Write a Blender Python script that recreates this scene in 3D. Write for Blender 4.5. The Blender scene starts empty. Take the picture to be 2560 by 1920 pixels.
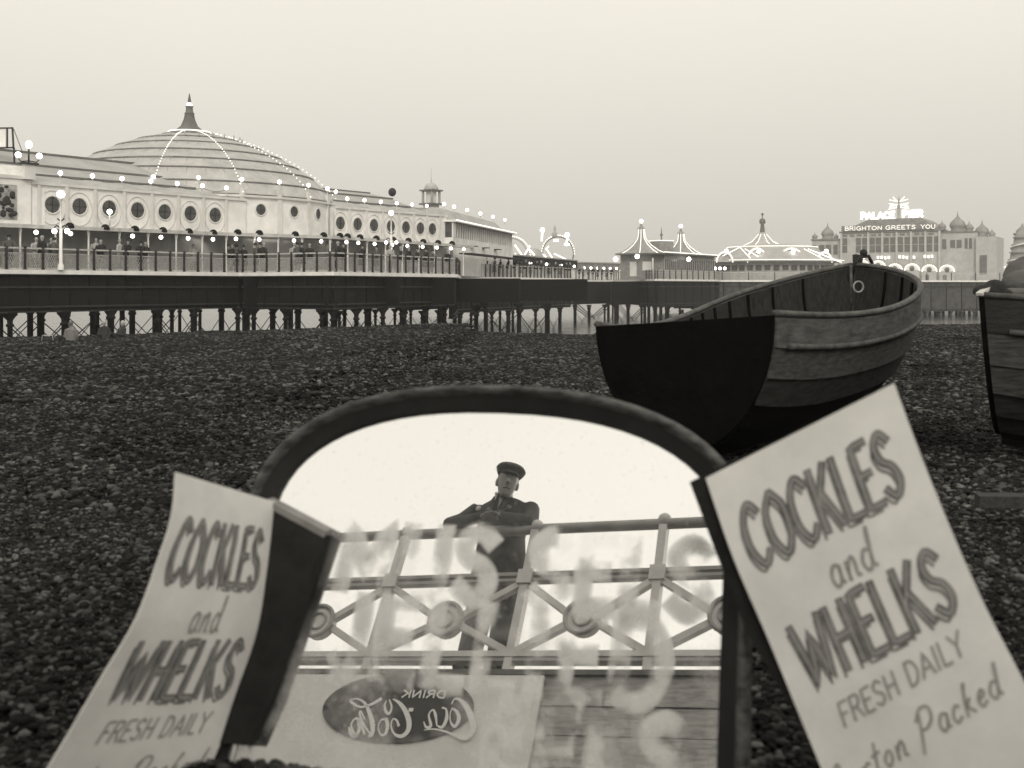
import bpy, bmesh, math, random
import numpy as np
from mathutils import Vector, Matrix, noise as mnoise
R = math.radians
SC = bpy.context.scene
COL = SC.collection

# ------------------------------------------------------------------ camera, sky, sun, exposure
F = 2800.0                      # focal length in pixels of the 2560 wide photograph
EYE = 1.0                       # eye height above the shingle at the camera
cam_d = bpy.data.cameras.new('camera'); cam = bpy.data.objects.new('camera', cam_d); COL.objects.link(cam)
cam_d.sensor_width = 36; cam_d.lens = F / 2560 * 36; cam_d.shift_y = -245 / 2560
cam_d.clip_start = 0.05; cam_d.clip_end = 9000
cam_d.dof.use_dof = True; cam_d.dof.focus_distance = 70; cam_d.dof.aperture_fstop = 4.9
cam.location = (0, 0, EYE); cam.rotation_euler = (R(90), 0, 0)
SC.camera = cam
SUN_EL, SUN_AZ = 30, 178        # behind the camera

W = bpy.data.worlds.new('World'); SC.world = W; W.use_nodes = True
nt = W.node_tree; nt.nodes.clear()
def wn(t, **k):
    n = nt.nodes.new(t)
    for a, b in k.items(): setattr(n, a, b)
    return n
sky = wn('ShaderNodeTexSky', sky_type='NISHITA', sun_disc=False)
sky.sun_elevation = R(SUN_EL); sky.sun_rotation = R(SUN_AZ); sky.dust_density = 4.0; sky.air_density = 1.0
bw = wn('ShaderNodeRGBToBW'); nt.links.new(sky.outputs[0], bw.inputs[0])
# thin even overcast: most of the light is diffused by cloud, some keeps the clear sky's distribution
tc = wn('ShaderNodeTexCoord'); ns = wn('ShaderNodeTexNoise'); ns.inputs['Scale'].default_value = 1.6; ns.inputs['Detail'].default_value = 3
nt.links.new(tc.outputs['Generated'], ns.inputs['Vector'])
mr = wn('ShaderNodeMapRange'); mr.inputs['To Min'].default_value = 0.94; mr.inputs['To Max'].default_value = 1.06
nt.links.new(ns.outputs[0], mr.inputs[0])
# x / (1 + x/14): cloud spreads the glow around the sun
mq = wn('ShaderNodeMath', operation='MULTIPLY_ADD'); nt.links.new(bw.outputs[0], mq.inputs[0]); mq.inputs[1].default_value = 1 / 14; mq.inputs[2].default_value = 1.0
mn = wn('ShaderNodeMath', operation='DIVIDE'); nt.links.new(bw.outputs[0], mn.inputs[0]); nt.links.new(mq.outputs[0], mn.inputs[1])
m1 = wn('ShaderNodeMath', operation='MULTIPLY_ADD'); nt.links.new(mn.outputs[0], m1.inputs[0]); m1.inputs[1].default_value = 0.20
sz = wn('ShaderNodeSeparateXYZ'); nt.links.new(tc.outputs['Generated'], sz.inputs[0])      # an overcast sky is brighter overhead than at the horizon
zb_ = wn('ShaderNodeMapRange', interpolation_type='SMOOTHSTEP'); nt.links.new(sz.outputs['Z'], zb_.inputs[0]); zb_.inputs['From Min'].default_value = -.02; zb_.inputs['From Max'].default_value = .32
zb_.inputs['To Min'].default_value = 6.0; zb_.inputs['To Max'].default_value = 8.9; nt.links.new(zb_.outputs[0], m1.inputs[2])
m2 = wn('ShaderNodeMath', operation='MULTIPLY'); nt.links.new(m1.outputs[0], m2.inputs[0]); nt.links.new(mr.outputs[0], m2.inputs[1])
tint = wn('ShaderNodeVectorMath', operation='SCALE'); tint.inputs[0].default_value = (1.0, 0.95, 0.845)
nt.links.new(m2.outputs[0], tint.inputs['Scale'])
bg = wn('ShaderNodeBackground'); bg.inputs[1].default_value = 0.1; nt.links.new(tint.outputs[0], bg.inputs[0])
wo = wn('ShaderNodeOutputWorld'); nt.links.new(bg.outputs[0], wo.inputs[0])

sd = bpy.data.lights.new('sun', 'SUN'); sun = bpy.data.objects.new('sun', sd); COL.objects.link(sun)
sd.energy = 1.3; sd.angle = R(20); sd.color = (1.0, 0.95, 0.84)
az = R(SUN_AZ); sdir = Vector((math.sin(az) * math.cos(R(SUN_EL)), math.cos(az) * math.cos(R(SUN_EL)), math.sin(R(SUN_EL))))
sun.rotation_euler = sdir.to_track_quat('Z', 'Y').to_euler()
vs = SC.view_settings; vs.view_transform = 'Standard'; vs.look = 'None'; vs.exposure = 0.0; vs.gamma = 1.0; vs.use_curve_mapping = False
SC.cycles.max_bounces = 7; SC.cycles.diffuse_bounces = 3; SC.cycles.glossy_bounces = 4; SC.cycles.transparent_max_bounces = 48; SC.cycles.volume_bounces = 1
SC.cycles.use_denoising = True

# ------------------------------------------------------------------ materials (neutral: the picture's warm tone is the light's)
MATS = {}
def mat(name, v, rough=0.8, var=0.0, scale=4.0, bump=0.0, bscale=30.0, spec=0.3, metal=0.0, v2=None, stretch=None, island=0.0, detail=5):
    if name in MATS: return MATS[name]
    m = bpy.data.materials.new(name); MATS[name] = m; m.use_nodes = True; t = m.node_tree
    b = t.nodes['Principled BSDF']; b.inputs['Roughness'].default_value = rough; b.inputs['Metallic'].default_value = metal
    b.inputs['Specular IOR Level'].default_value = spec
    b.inputs['Base Color'].default_value = (v, v * .985, v * .96, 1)
    c = t.nodes.new('ShaderNodeTexCoord'); vec = c.outputs['Object']
    if stretch:
        mp = t.nodes.new('ShaderNodeMapping'); mp.inputs['Scale'].default_value = stretch; t.links.new(vec, mp.inputs[0]); vec = mp.outputs[0]
    if var > 0 or v2 is not None:
        n = t.nodes.new('ShaderNodeTexNoise'); n.inputs['Scale'].default_value = scale; n.inputs['Detail'].default_value = detail; n.inputs['Roughness'].default_value = .62
        t.links.new(vec, n.inputs['Vector'])
        lo, hi = (v * (1 - var), v * (1 + var)) if v2 is None else (v, v2)
        rp = t.nodes.new('ShaderNodeMapRange'); rp.inputs['From Min'].default_value = .33; rp.inputs['From Max'].default_value = .67
        rp.inputs['To Min'].default_value = lo; rp.inputs['To Max'].default_value = hi
        t.links.new(n.outputs[0], rp.inputs[0]); fac = rp.outputs[0]
        if island > 0:
            g = t.nodes.new('ShaderNodeNewGeometry'); q = t.nodes.new('ShaderNodeMapRange')
            q.inputs['To Min'].default_value = .55; q.inputs['To Max'].default_value = 1 + island * 7
            pw = t.nodes.new('ShaderNodeMath'); pw.operation = 'POWER'; pw.inputs[1].default_value = 4.5
            t.links.new(g.outputs['Random Per Island'], pw.inputs[0]); t.links.new(pw.outputs[0], q.inputs[0])
            mu = t.nodes.new('ShaderNodeMath'); mu.operation = 'MULTIPLY'; t.links.new(fac, mu.inputs[0]); t.links.new(q.outputs[0], mu.inputs[1]); fac = mu.outputs[0]
            pn = t.nodes.new('ShaderNodeTexNoise'); pn.inputs['Scale'].default_value = .55; pn.inputs['Detail'].default_value = 4; t.links.new(g.outputs['Position'], pn.inputs['Vector'])   # damp and dry patches
            pq = t.nodes.new('ShaderNodeMapRange'); pq.inputs['From Min'].default_value = .35; pq.inputs['From Max'].default_value = .65; pq.inputs['To Min'].default_value = .6; pq.inputs['To Max'].default_value = 1.5; t.links.new(pn.outputs[0], pq.inputs[0])
            mz = t.nodes.new('ShaderNodeMath'); mz.operation = 'MULTIPLY'; t.links.new(fac, mz.inputs[0]); t.links.new(pq.outputs[0], mz.inputs[1]); fac = mz.outputs[0]
        cc = t.nodes.new('ShaderNodeVectorMath'); cc.operation = 'SCALE'; cc.inputs[0].default_value = (1, .985, .96); t.links.new(fac, cc.inputs['Scale'])
        t.links.new(cc.outputs[0], b.inputs['Base Color'])
    if bump > 0:
        n2 = t.nodes.new('ShaderNodeTexNoise'); n2.inputs['Scale'].default_value = bscale; n2.inputs['Detail'].default_value = 4
        t.links.new(vec, n2.inputs['Vector'])
        bp = t.nodes.new('ShaderNodeBump'); bp.inputs['Strength'].default_value = bump; bp.inputs['Distance'].default_value = .05
        t.links.new(n2.outputs[0], bp.inputs['Height']); t.links.new(bp.outputs[0], b.inputs['Normal'])
    return m
def emit(name, s):
    if name in MATS: return MATS[name]
    m = bpy.data.materials.new(name); MATS[name] = m; m.use_nodes = True; t = m.node_tree
    b = t.nodes['Principled BSDF']; b.inputs['Base Color'].default_value = (.8, .78, .72, 1)
    b.inputs['Emission Color'].default_value = (1, .97, .88, 1); b.inputs['Emission Strength'].default_value = s
    m.cycles.emission_sampling = 'NONE'
    return m
M_white = mat('painted_iron_white', .88, .6, .12, 1.5)
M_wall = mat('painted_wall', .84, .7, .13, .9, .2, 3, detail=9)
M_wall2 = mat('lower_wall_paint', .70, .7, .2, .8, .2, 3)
M_trim = mat('wall_moulding', .70, .7, .12, 1)
M_roof = mat('lead_roof', .40, .6, .14, .6, .3, 2)
M_rooft = mat('roof_tar_line', .16, .7, .2, 1)
M_dome = mat('dome_cladding', .46, .6, .16, .9, .3, 3)
M_glass = mat('dark_window_glass', .07, .25, .4, 2, spec=.5)
M_iron = mat('black_iron', .004, .8, .3, 2, .3, 6)
M_irong = mat('grey_iron', .035, .6, .3, 2)
M_rail = mat('pale_rail_paint', .55, .6, .2, 2)
M_mesh = mat('lattice_panel_paint', .52, .8, .35, 9)
M_bulb = emit('lit_bulb', 1.15)
M_globe = emit('lit_globe', 5.0); M_globe.cycles.emission_sampling = 'AUTO'
M_neon = emit('lit_sign_letter', .55)

# ------------------------------------------------------------------ mesh builder
def wpos(o):
    p = Vector((0, 0, 0))
    while o is not None: p += o.location; o = o.parent
    return p
def nrm(v): v = Vector(v); return v.normalized() if v.length > 1e-9 else Vector((0, 0, 1))
class MB:
    def __init__(s): s.v = []; s.f = []; s.sm = []
    def add(s, vs, fs, smooth=False):
        o = len(s.v); s.v += [tuple(v) for v in vs]
        for f in fs: s.f.append(tuple(i + o for i in f)); s.sm.append(smooth)
        return s
    def hexa(s, b, t):           # two quads, same winding
        return s.add(list(b) + list(t), [(3, 2, 1, 0), (4, 5, 6, 7), (0, 1, 5, 4), (1, 2, 6, 5), (2, 3, 7, 6), (3, 0, 4, 7)])
    def box(s, c, d, ax=None):
        c = Vector(c); ax = ax or (Vector((1, 0, 0)), Vector((0, 1, 0)), Vector((0, 0, 1)))
        x, y, z = (Vector(a) * (q / 2) for a, q in zip(ax, d))
        return s.hexa([c - x - y - z, c + x - y - z, c + x + y - z, c - x + y - z], [c - x - y + z, c + x - y + z, c + x + y + z, c - x + y + z])
    def fbox(s, fr, a0, a1, d0, d1, z0, z1):
        return s.hexa([fr.p(a0, d0, z0), fr.p(a1, d0, z0), fr.p(a1, d1, z0), fr.p(a0, d1, z0)], [fr.p(a0, d0, z1), fr.p(a1, d0, z1), fr.p(a1, d1, z1), fr.p(a0, d1, z1)])
    def beam(s, a, b, w, h=None, up=(0, 0, 1)):
        a, b = Vector(a), Vector(b); d = nrm(b - a); up = Vector(up)
        if abs(d.dot(up)) > .95: up = Vector((1, 0, 0))
        x = nrm(d.cross(up)); y = nrm(x.cross(d)); h = h or w
        return s.box((a + b) / 2, (w, (b - a).length, h), (x, d, y))
    def tube(s, pts, rad, n=8, cap=True, closed=False, smooth=True, flat=1.0):
        pts = [Vector(p) for p in pts]; m = len(pts)
        if not hasattr(rad, '__len__'): rad = [rad] * m
        ref = Vector((0, 0, 1)); o = len(s.v); vs = []
        for i, p in enumerate(pts):
            if closed: d = nrm(pts[(i + 1) % m] - pts[i - 1])
            else: d = nrm(pts[min(i + 1, m - 1)] - pts[max(i - 1, 0)])
            if abs(d.dot(ref)) > .98: ref = Vector((1, 0, 0)) if abs(d.x) < .9 else Vector((0, 1, 0))
            x = nrm(d.cross(ref)); y = nrm(x.cross(d)); ref = y
            for k in range(n):
                t = 2 * math.pi * k / n; vs.append(p + x * (math.cos(t) * rad[i]) + y * (math.sin(t) * rad[i] * flat))
        fs = []
        for i in range(m if closed else m - 1):
            for k in range(n):
                a = i * n + k; b = i * n + (k + 1) % n; j = (i + 1) % m
                fs.append((a, b, j * n + (k + 1) % n, j * n + k))
        if cap and not closed: fs += [tuple(range(n))[::-1], tuple((m - 1) * n + k for k in range(n))]
        return s.add(vs, fs, smooth)
    def lathe(s, c, prof, n=16, a0=0, a1=2 * math.pi, smooth=True, rot=0):
        c = Vector(c); full = abs(a1 - a0 - 2 * math.pi) < 1e-6; cols = n if full else n + 1; vs = []
        for r, z in prof:
            for k in range(cols):
                t = a0 + (a1 - a0) * k / n + rot; vs.append((c.x + r * math.cos(t), c.y + r * math.sin(t), c.z + z))
        fs = []
        for i in range(len(prof) - 1):
            for k in range(n):
                k2 = (k + 1) % cols; fs.append((i * cols + k, i * cols + k2, (i + 1) * cols + k2, (i + 1) * cols + k))
        return s.add(vs, fs, smooth)
    def ball(s, c, r, n=8, sq=(1, 1, 1), ax=None):
        c = Vector(c); ax = ax or (Vector((1, 0, 0)), Vector((0, 1, 0)), Vector((0, 0, 1))); vs = []; m = max(3, n // 2)
        for i in range(1, m):
            ph = math.pi * i / m
            for k in range(n):
                t = 2 * math.pi * k / n
                vs.append(c + ax[0] * (r * sq[0] * math.sin(ph) * math.cos(t)) + ax[1] * (r * sq[1] * math.sin(ph) * math.sin(t)) + ax[2] * (r * sq[2] * math.cos(ph)))
        top = len(vs); vs += [c + ax[2] * (r * sq[2]), c - ax[2] * (r * sq[2])]; fs = []
        for i in range(m - 2):
            for k in range(n): fs.append((i * n + k, (i + 1) * n + k, (i + 1) * n + (k + 1) % n, i * n + (k + 1) % n))
        for k in range(n): fs += [(top, k, (k + 1) % n), (top + 1, (m - 2) * n + (k + 1) % n, (m - 2) * n + k)]
        return s.add(vs, fs, True)
    def loft(s, rings, n=14, cap=True):    # rings: (centre, x-axis vector, y-axis vector), radii in the vectors
        vs = []
        for c, x, y in rings:
            c, x, y = Vector(c), Vector(x), Vector(y)
            for k in range(n):
                t = 2 * math.pi * k / n; vs.append(c + x * math.cos(t) + y * math.sin(t))
        fs = []
        for i in range(len(rings) - 1):
            for k in range(n): fs.append((i * n + k, i * n + (k + 1) % n, (i + 1) * n + (k + 1) % n, (i + 1) * n + k))
        if cap: fs += [tuple(range(n))[::-1], tuple((len(rings) - 1) * n + k for k in range(n))]
        return s.add(vs, fs, True)
    def mesh(s, name, off=Vector((0, 0, 0)), m=None):
        me = bpy.data.meshes.new(name)
        me.from_pydata([(v[0] - off.x, v[1] - off.y, v[2] - off.z) for v in s.v], [], s.f)
        me.polygons.foreach_set('use_smooth', s.sm)
        if m: me.materials.append(m)
        me.update(); return me
    def build(s, name, m, parent=None, **kw):
        o = bpy.data.objects.new(name, s.mesh(name, wpos(parent) if parent else Vector((0, 0, 0)), m)); COL.objects.link(o)
        if parent is not None: o.parent = parent
        for k, v in kw.items(): o[k] = v
        return o
def fixn(o):
    bm = bmesh.new(); bm.from_mesh(o.data); bmesh.ops.recalc_face_normals(bm, faces=bm.faces); bm.to_mesh(o.data); bm.free(); return o
def thing(name, loc, label, cat, group=None):
    o = bpy.data.objects.new(name, None); COL.objects.link(o); o.location = loc; o.empty_display_size = .3
    o['label'] = label; o['category'] = cat
    if group: o['group'] = group
    return o
def inst(name, me, loc, parent=None, rot=None, scale=None):
    o = bpy.data.objects.new(name, me); COL.objects.link(o)
    if parent is not None: o.parent = parent; o.location = Vector(loc) - wpos(parent)
    else: o.location = loc
    if rot: o.rotation_euler = rot
    if scale: o.scale = scale
    return o
def structure(o): o['kind'] = 'structure'; return o
class Fr:                                   # a vertical plane: a along it, d towards its outer side
    def __init__(s, o, dr): s.o = Vector((o[0], o[1])); s.x = Vector(dr).normalized(); s.n = Vector((s.x.y, -s.x.x))
    def p(s, a, d, z): q = s.o + s.x * a + s.n * d; return Vector((q.x, q.y, z))
    def at(s, px, d=0.0):                   # distance along the plane seen at photo column px
        k = (px - 1280) / F; o = s.o + s.n * d; return (o.x - k * o.y) / (k * s.x.y - s.x.x)
    def ax(s): return (Vector((s.x.x, s.x.y, 0)), Vector((s.n.x, s.n.y, 0)), Vector((0, 0, 1)))
def PP(px, Y): return ((px - 1280) / F * Y, Y)
def V3(px, py, Y): return Vector(((px - 1280) / F * Y, Y, EYE - (py - 715) / F * Y))
def catmull(pts, n=6, closed=False):
    P = [Vector(p) for p in pts]; m = len(P); out = []
    rng = range(m if closed else m - 1)
    for i in rng:
        if closed: a, b, c, d = P[i - 1], P[i], P[(i + 1) % m], P[(i + 2) % m]
        else: a, b, c, d = P[max(i - 1, 0)], P[i], P[i + 1], P[min(i + 2, m - 1)]
        for k in range(n):
            t = k / n; out.append(.5 * ((2 * b) + (c - a) * t + (2 * a - 5 * b + 4 * c - d) * t * t + (3 * b - a - 3 * c + d) * t ** 3))
    if not closed: out.append(P[-1])
    return out

# ------------------------------------------------------------------ lettering: stroke alphabet, drawn as flat ribbons
G = {  # width, strokes; a stroke starting with '~' is smoothed
 'A': (.8, [[(0, 0), (.4, 1), (.8, 0)], [(.16, .34), (.64, .34)]]),
 'B': (.7, [[(.08, 0), (.08, 1)], ['~', (.08, 1), (.5, .97), (.6, .76), (.45, .54), (.08, .52)], ['~', (.08, .52), (.52, .5), (.68, .27), (.5, .03), (.08, 0)]]),
 'C': (.75, [['~', (.7, .82), (.42, 1), (.12, .78), (.05, .5), (.12, .22), (.42, 0), (.72, .18)]]),
 'D': (.78, [[(.08, 0), (.08, 1)], ['~', (.08, 1), (.5, .93), (.72, .5), (.5, .07), (.08, 0)]]),
 'E': (.62, [[(.6, 1), (.08, 1), (.08, 0), (.62, 0)], [(.08, .52), (.5, .52)]]),
 'F': (.6, [[(.6, 1), (.08, 1), (.08, 0)], [(.08, .52), (.48, .52)]]),
 'G': (.8, [['~', (.7, .82), (.42, 1), (.12, .78), (.05, .5), (.12, .22), (.42, 0), (.7, .15), (.72, .45)], [(.45, .45), (.74, .45)]]),
 'H': (.75, [[(.08, 0), (.08, 1)], [(.67, 0), (.67, 1)], [(.08, .5), (.67, .5)]]),
 'I': (.25, [[(.12, 0), (.12, 1)]]),
 'J': (.55, [['~', (.45, 1), (.45, .5), (.42, .12), (.2, -.02), (.02, .2)]]),
 'K': (.75, [[(.08, 0), (.08, 1)], [(.66, 1), (.1, .42)], [(.28, .6), (.72, 0)]]),
 'L': (.6, [[(.08, 1), (.08, 0), (.58, 0)]]),
 'M': (.95, [[(.06, 0), (.12, 1), (.47, .25), (.82, 1), (.9, 0)]]),
 'N': (.78, [[(.08, 0), (.08, 1), (.7, 0), (.7, 1)]]),
 'O': (.85, [['~', (.42, 1), (.1, .75), (.05, .5), (.1, .25), (.42, 0), (.74, .25), (.8, .5), (.74, .75), (.42, 1)]]),
 'P': (.68, [[(.08, 0), (.08, 1)], ['~', (.08, 1), (.5, .97), (.65, .74), (.5, .5), (.08, .46)]]),
 'R': (.7, [[(.08, 0), (.08, 1)], ['~', (.08, 1), (.5, .97), (.62, .75), (.48, .53), (.08, .5)], [(.38, .5), (.7, 0)]]),
 'S': (.68, [['~', (.6, .84), (.36, 1), (.1, .82), (.2, .58), (.5, .44), (.6, .2), (.34, 0), (.06, .16)]]),
 'T': (.7, [[(0, 1), (.7, 1)], [(.35, 1), (.35, 0)]]),
 'U': (.75, [['~', (.08, 1), (.08, .4), (.14, .1), (.38, 0), (.62, .1), (.68, .4), (.68, 1)]]),
 'W': (1.05, [[(.02, 1), (.26, 0), (.52, .8), (.78, 0), (1.02, 1)]]),
 'Y': (.75, [[(0, 1), (.37, .5), (.74, 1)], [(.37, .5), (.37, 0)]]),
 ' ': (.4, []),
 'a': (.55, [['~', (.45, .5), (.22, .56), (.05, .3), (.18, .02), (.4, .12), (.46, .5), (.45, .1), (.56, .06)]]),
 'n': (.55, [['~', (.06, .5), (.08, 0), (.1, .3), (.3, .56), (.42, .42), (.42, .08), (.55, .04)]]),
 'd': (.58, [['~', (.44, .46), (.22, .55), (.05, .28), (.2, .02), (.42, .16), (.5, .9), (.56, 1.0), (.46, .2), (.6, .04)]]),
 'r': (.42, [['~', (.05, .5), (.1, .1), (.12, .35), (.3, .54), (.42, .46)]]),
 't': (.4, [['~', (.24, 1), (.18, .3), (.22, .02), (.4, .08)], [(.02, .62), (.42, .66)]]),
 'o': (.5, [['~', (.25, .52), (.06, .3), (.2, .02), (.42, .2), (.38, .46), (.22, .52)]]),
 'c': (.45, [['~', (.4, .46), (.22, .54), (.05, .28), (.18, .02), (.44, .12)]]),
 'k': (.52, [['~', (.1, 0), (.12, .6), (.26, 1), (.18, .9), (.1, .2)], ['~', (.12, .26), (.36, .52), (.2, .3), (.5, .02)]]),
 'e': (.45, [['~', (.08, .26), (.36, .36), (.26, .54), (.06, .3), (.18, .02), (.44, .12)]]),
 'p': (.85, [['~', (.2, .95), (.14, .4), (.02, -.25)], ['~', (0, .8), (.3, 1.12), (.72, 1.02), (.74, .62), (.4, .42), (.16, .5)]]),   # a looped script capital P
 'q': (.8, [['~', (.62, .9), (.5, 1.08), (.24, .82), (.08, .4), (.2, .02), (.5, .04), (.74, .3)]]),                              # a script capital C
}
def text_strokes(txt, x0, y0, x1, h, slant=0.0, gap=.14):
    """strokes of txt laid from x0 to x1 on baseline y0 (x right, y up)"""
    tot = sum(G[c][0] + gap for c in txt) - gap; k = (x1 - x0) / tot; out = []; x = 0
    for c in txt:
        for st in G[c][1]:
            sm = st[0] == '~'; pts = [(x0 + (x + p[0]) * k + slant * p[1] * h, y0 + p[1] * h, 0) for p in (st[1:] if sm else st)]
            out.append([tuple(q)[:2] for q in catmull(pts, 5)] if sm else pts_dense(pts))
        x += G[c][0] + gap
    return out
def pts_dense(pts):
    out = []
    for a, b in zip(pts[:-1], pts[1:]):
        for k in range(4): t = k / 4; out.append((a[0] + (b[0] - a[0]) * t, a[1] + (b[1] - a[1]) * t))
    out.append(tuple(pts[-1][:2])); return out
def ribbon(mb, pts, w, mp):
    """flat ribbon of width w (number or list) along 2-D pts, mapped into space by mp(x, y)"""
    m = len(pts); L = []; Rr = []
    for i, p in enumerate(pts):
        a = pts[max(i - 1, 0)]; b = pts[min(i + 1, m - 1)]; dx, dy = b[0] - a[0], b[1] - a[1]; l = math.hypot(dx, dy) or 1e-6
        ww = (w[i] if hasattr(w, '__len__') else w) / 2; nx, ny = -dy / l * ww, dx / l * ww
        ex = ey = 0
        if i == 0: ex, ey = -dx / l * ww * .5, -dy / l * ww * .5
        if i == m - 1: ex, ey = dx / l * ww * .5, dy / l * ww * .5
        L.append(mp(p[0] + nx + ex, p[1] + ny + ey)); Rr.append(mp(p[0] - nx + ex, p[1] - ny + ey))
    mb.add(L + Rr, [(i, i + 1, m + i + 1, m + i) for i in range(m - 1)])

# ------------------------------------------------------------------ beach and sea
SEA = -3.5
def lerp(x, xs, ys): return float(np.interp(x, xs, ys))
def beach_z(x, y):
    """shingle bank: level at the camera, falling gently to a crest, then down to the water"""
    px = 1280 + F * x / max(y, 1.0)
    Yc = lerp(x, [-40, -27, -21, -8, -3, 3, 25, 60], [47, 50, 52, 58, 61, 58, 60, 62])
    zc = lerp(x, [-40, -24, -19, -8, -3.0, -2.0, 4, 8, 25, 60], [-1.6, -1.41, -1.36, -1.2, -1.18, -1.60, -1.60, -1.2, -1.08, -1.0])
    if y < Yc:
        t = min(max((y - 3) / (Yc - 3), 0), 1); z = zc * (1 - (1 - t) ** 1.45)
        z -= .22 * math.exp(-((t - .9) / .05) ** 2) * 0.8 * (1 if x < 4 else .4)
    else: z = zc - min((y - Yc) * .16, 6) - .0
    z += .035 * mnoise.noise(Vector((x * .5, y * .35, 0))) * min(1, y / 6) + (.10 * mnoise.noise(Vector((x * .13, y * .09, 5))) if y > 6 else 0) * min(1, (y - 6) / 10)
    return z
M_shingle = mat('shingle_ground', .010, .9, .45, 14, .6, 60, spec=.05)
M_pebble = mat('shingle_pebbles', .020, .8, .3, 40, .15, 80, spec=.08, island=.7)
def grid_mesh(xs, ys, zf):
    vs = [(x, y, zf(x, y)) for y in ys for x in xs]; n = len(xs); fs = []
    for j in range(len(ys) - 1):
        for i in range(n - 1): fs.append((j * n + i, j * n + i + 1, (j + 1) * n + i + 1, (j + 1) * n + i))
    return vs, fs
ys = list(np.concatenate([np.linspace(-14, 1.4, 12), np.linspace(1.6, 12, 60), np.linspace(12.5, 70, 90), np.linspace(72, 100, 12)]))
xs = list(np.concatenate([np.linspace(-140, -44, 14), np.linspace(-42, 42, 150), np.linspace(46, 140, 14)]))
b = MB(); vs_, fs_ = grid_mesh(xs, ys, lambda x, y: beach_z(x, y)); b.add(vs_, fs_, True)
structure(b.build('beach', M_shingle))['label'] = 'dark shingle beach sloping down to the pier'
M_sea = mat('sea_water', .05, .12, 0, bump=0, spec=.5)
t_ = M_sea.node_tree; n_ = t_.nodes.new('ShaderNodeTexNoise'); n_.inputs['Scale'].default_value = .55; n_.inputs['Detail'].default_value = 6
c_ = t_.nodes.new('ShaderNodeTexCoord'); t_.links.new(c_.outputs['Object'], n_.inputs['Vector'])
bp_ = t_.nodes.new('ShaderNodeBump'); bp_.inputs['Strength'].default_value = .5; bp_.inputs['Distance'].default_value = .6
t_.links.new(n_.outputs[0], bp_.inputs['Height']); t_.links.new(bp_.outputs[0], t_.nodes['Principled BSDF'].inputs['Normal'])
b = MB(); b.add([(-2400, 60, SEA), (2400, 60, SEA), (2400, 2500, SEA), (-2400, 2500, SEA)], [(0, 1, 2, 3)]); structure(b.build('sea', M_sea))
b = MB(); b.add([(-2400, -2400, SEA - .6), (2400, -2400, SEA - .6), (2400, 2500, SEA - .6), (-2400, 2500, SEA - .6)], [(0, 1, 2, 3)]); structure(b.build('sea_bed', M_shingle))

# pebbles: tiles of a few hundred stones, placed over the bank (one mass, nobody could count it)
def ico(n=1):
    bm = bmesh.new(); bmesh.ops.create_icosphere(bm, subdivisions=n, radius=1); v = np.array([q.co[:] for q in bm.verts]); f = np.array([[w.index for w in q.verts] for q in bm.faces]); bm.free(); return v, f
IV, IF = ico(2)      # 42 verts / 80 triangles
def stones(rng, pos, rad):
    nv, n = len(IV), len(pos); allv = np.empty((n * nv, 3)); allf = np.empty((n * len(IF), 3), int)
    for i, (p, r) in enumerate(zip(pos, rad)):
        s = np.array([r * rng.uniform(.9, 1.5), r * rng.uniform(.7, 1.1), r * rng.uniform(.45, .8)])
        v = IV * s * (1 + .13 * np.sin(IV @ rng.normal(0, 1.8, (3, 1)) + rng.uniform(0, 6)))
        a, bb = rng.uniform(0, 6.28), rng.normal(0, .35); ca, sa, cb, sb = math.cos(a), math.sin(a), math.cos(bb), math.sin(bb)
        m = np.array([[ca, -sa, 0], [sa, ca, 0], [0, 0, 1]]) @ np.array([[1, 0, 0], [0, cb, -sb], [0, sb, cb]])
        allv[i * nv:(i + 1) * nv] = v @ m.T + p; allf[i * len(IF):(i + 1) * len(IF)] = IF + i * nv
    return allv, allf
def np_mesh(name, v, f, m):
    me = bpy.data.meshes.new(name); me.vertices.add(len(v)); me.vertices.foreach_set('co', v.ravel()); me.loops.add(f.size); me.loops.foreach_set('vertex_index', f.ravel().astype(np.int32))
    me.polygons.add(len(f)); me.polygons.foreach_set('loop_start', np.arange(0, f.size, 3, dtype=np.int32)); me.polygons.foreach_set('loop_total', np.full(len(f), 3, dtype=np.int32))
    me.polygons.foreach_set('use_smooth', np.ones(len(f), bool)); me.materials.append(m); me.update(calc_edges=True); return me
rng = np.random.default_rng(7)
tiles = bpy.data.collections.new('pebble_tiles')
for k in range(6):
    n = 420; gx = rng.uniform(-.15, .15, (n, 2)); rad = .0036 + .012 * rng.random(n) ** 3.2
    pos = np.column_stack([gx, rad * .25 + rng.uniform(-.004, .012, n)])
    v, f = stones(rng, pos, rad); o = bpy.data.objects.new('pebbles', np_mesh('pebbles', v, f, M_pebble)); tiles.objects.link(o)
pts = []
for (y0, y1, sp, sc) in ((1.5, 5.5, .155, .85), (5.5, 12, .24, 1.4), (12, 26, .4, 2.4), (26, 63, .65, 3.8)):
    y = y0
    while y < y1:
        hw = .52 * y + 1.6; x = -hw
        while x < hw:
            px_, py_ = x + random.Random(int(x * 977 + y * 131)).uniform(-.4, .4) * sp, y + rng.uniform(-.4, .4) * sp
            pts.append((px_, py_, beach_z(px_, py_), sc)); x += sp
        y += sp
pm = bpy.data.meshes.new('shingle'); pm.from_pydata([p[:3] for p in pts], [], [])
at_ = pm.attributes.new('sc', 'FLOAT', 'POINT'); at_.data.foreach_set('value', [p[3] * rng.uniform(.85, 1.2) for p in pts])
so = bpy.data.objects.new('shingle', pm); COL.objects.link(so); so['kind'] = 'stuff'; so['label'] = 'dark rounded pebbles covering the beach'; so['category'] = 'pebbles'
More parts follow.
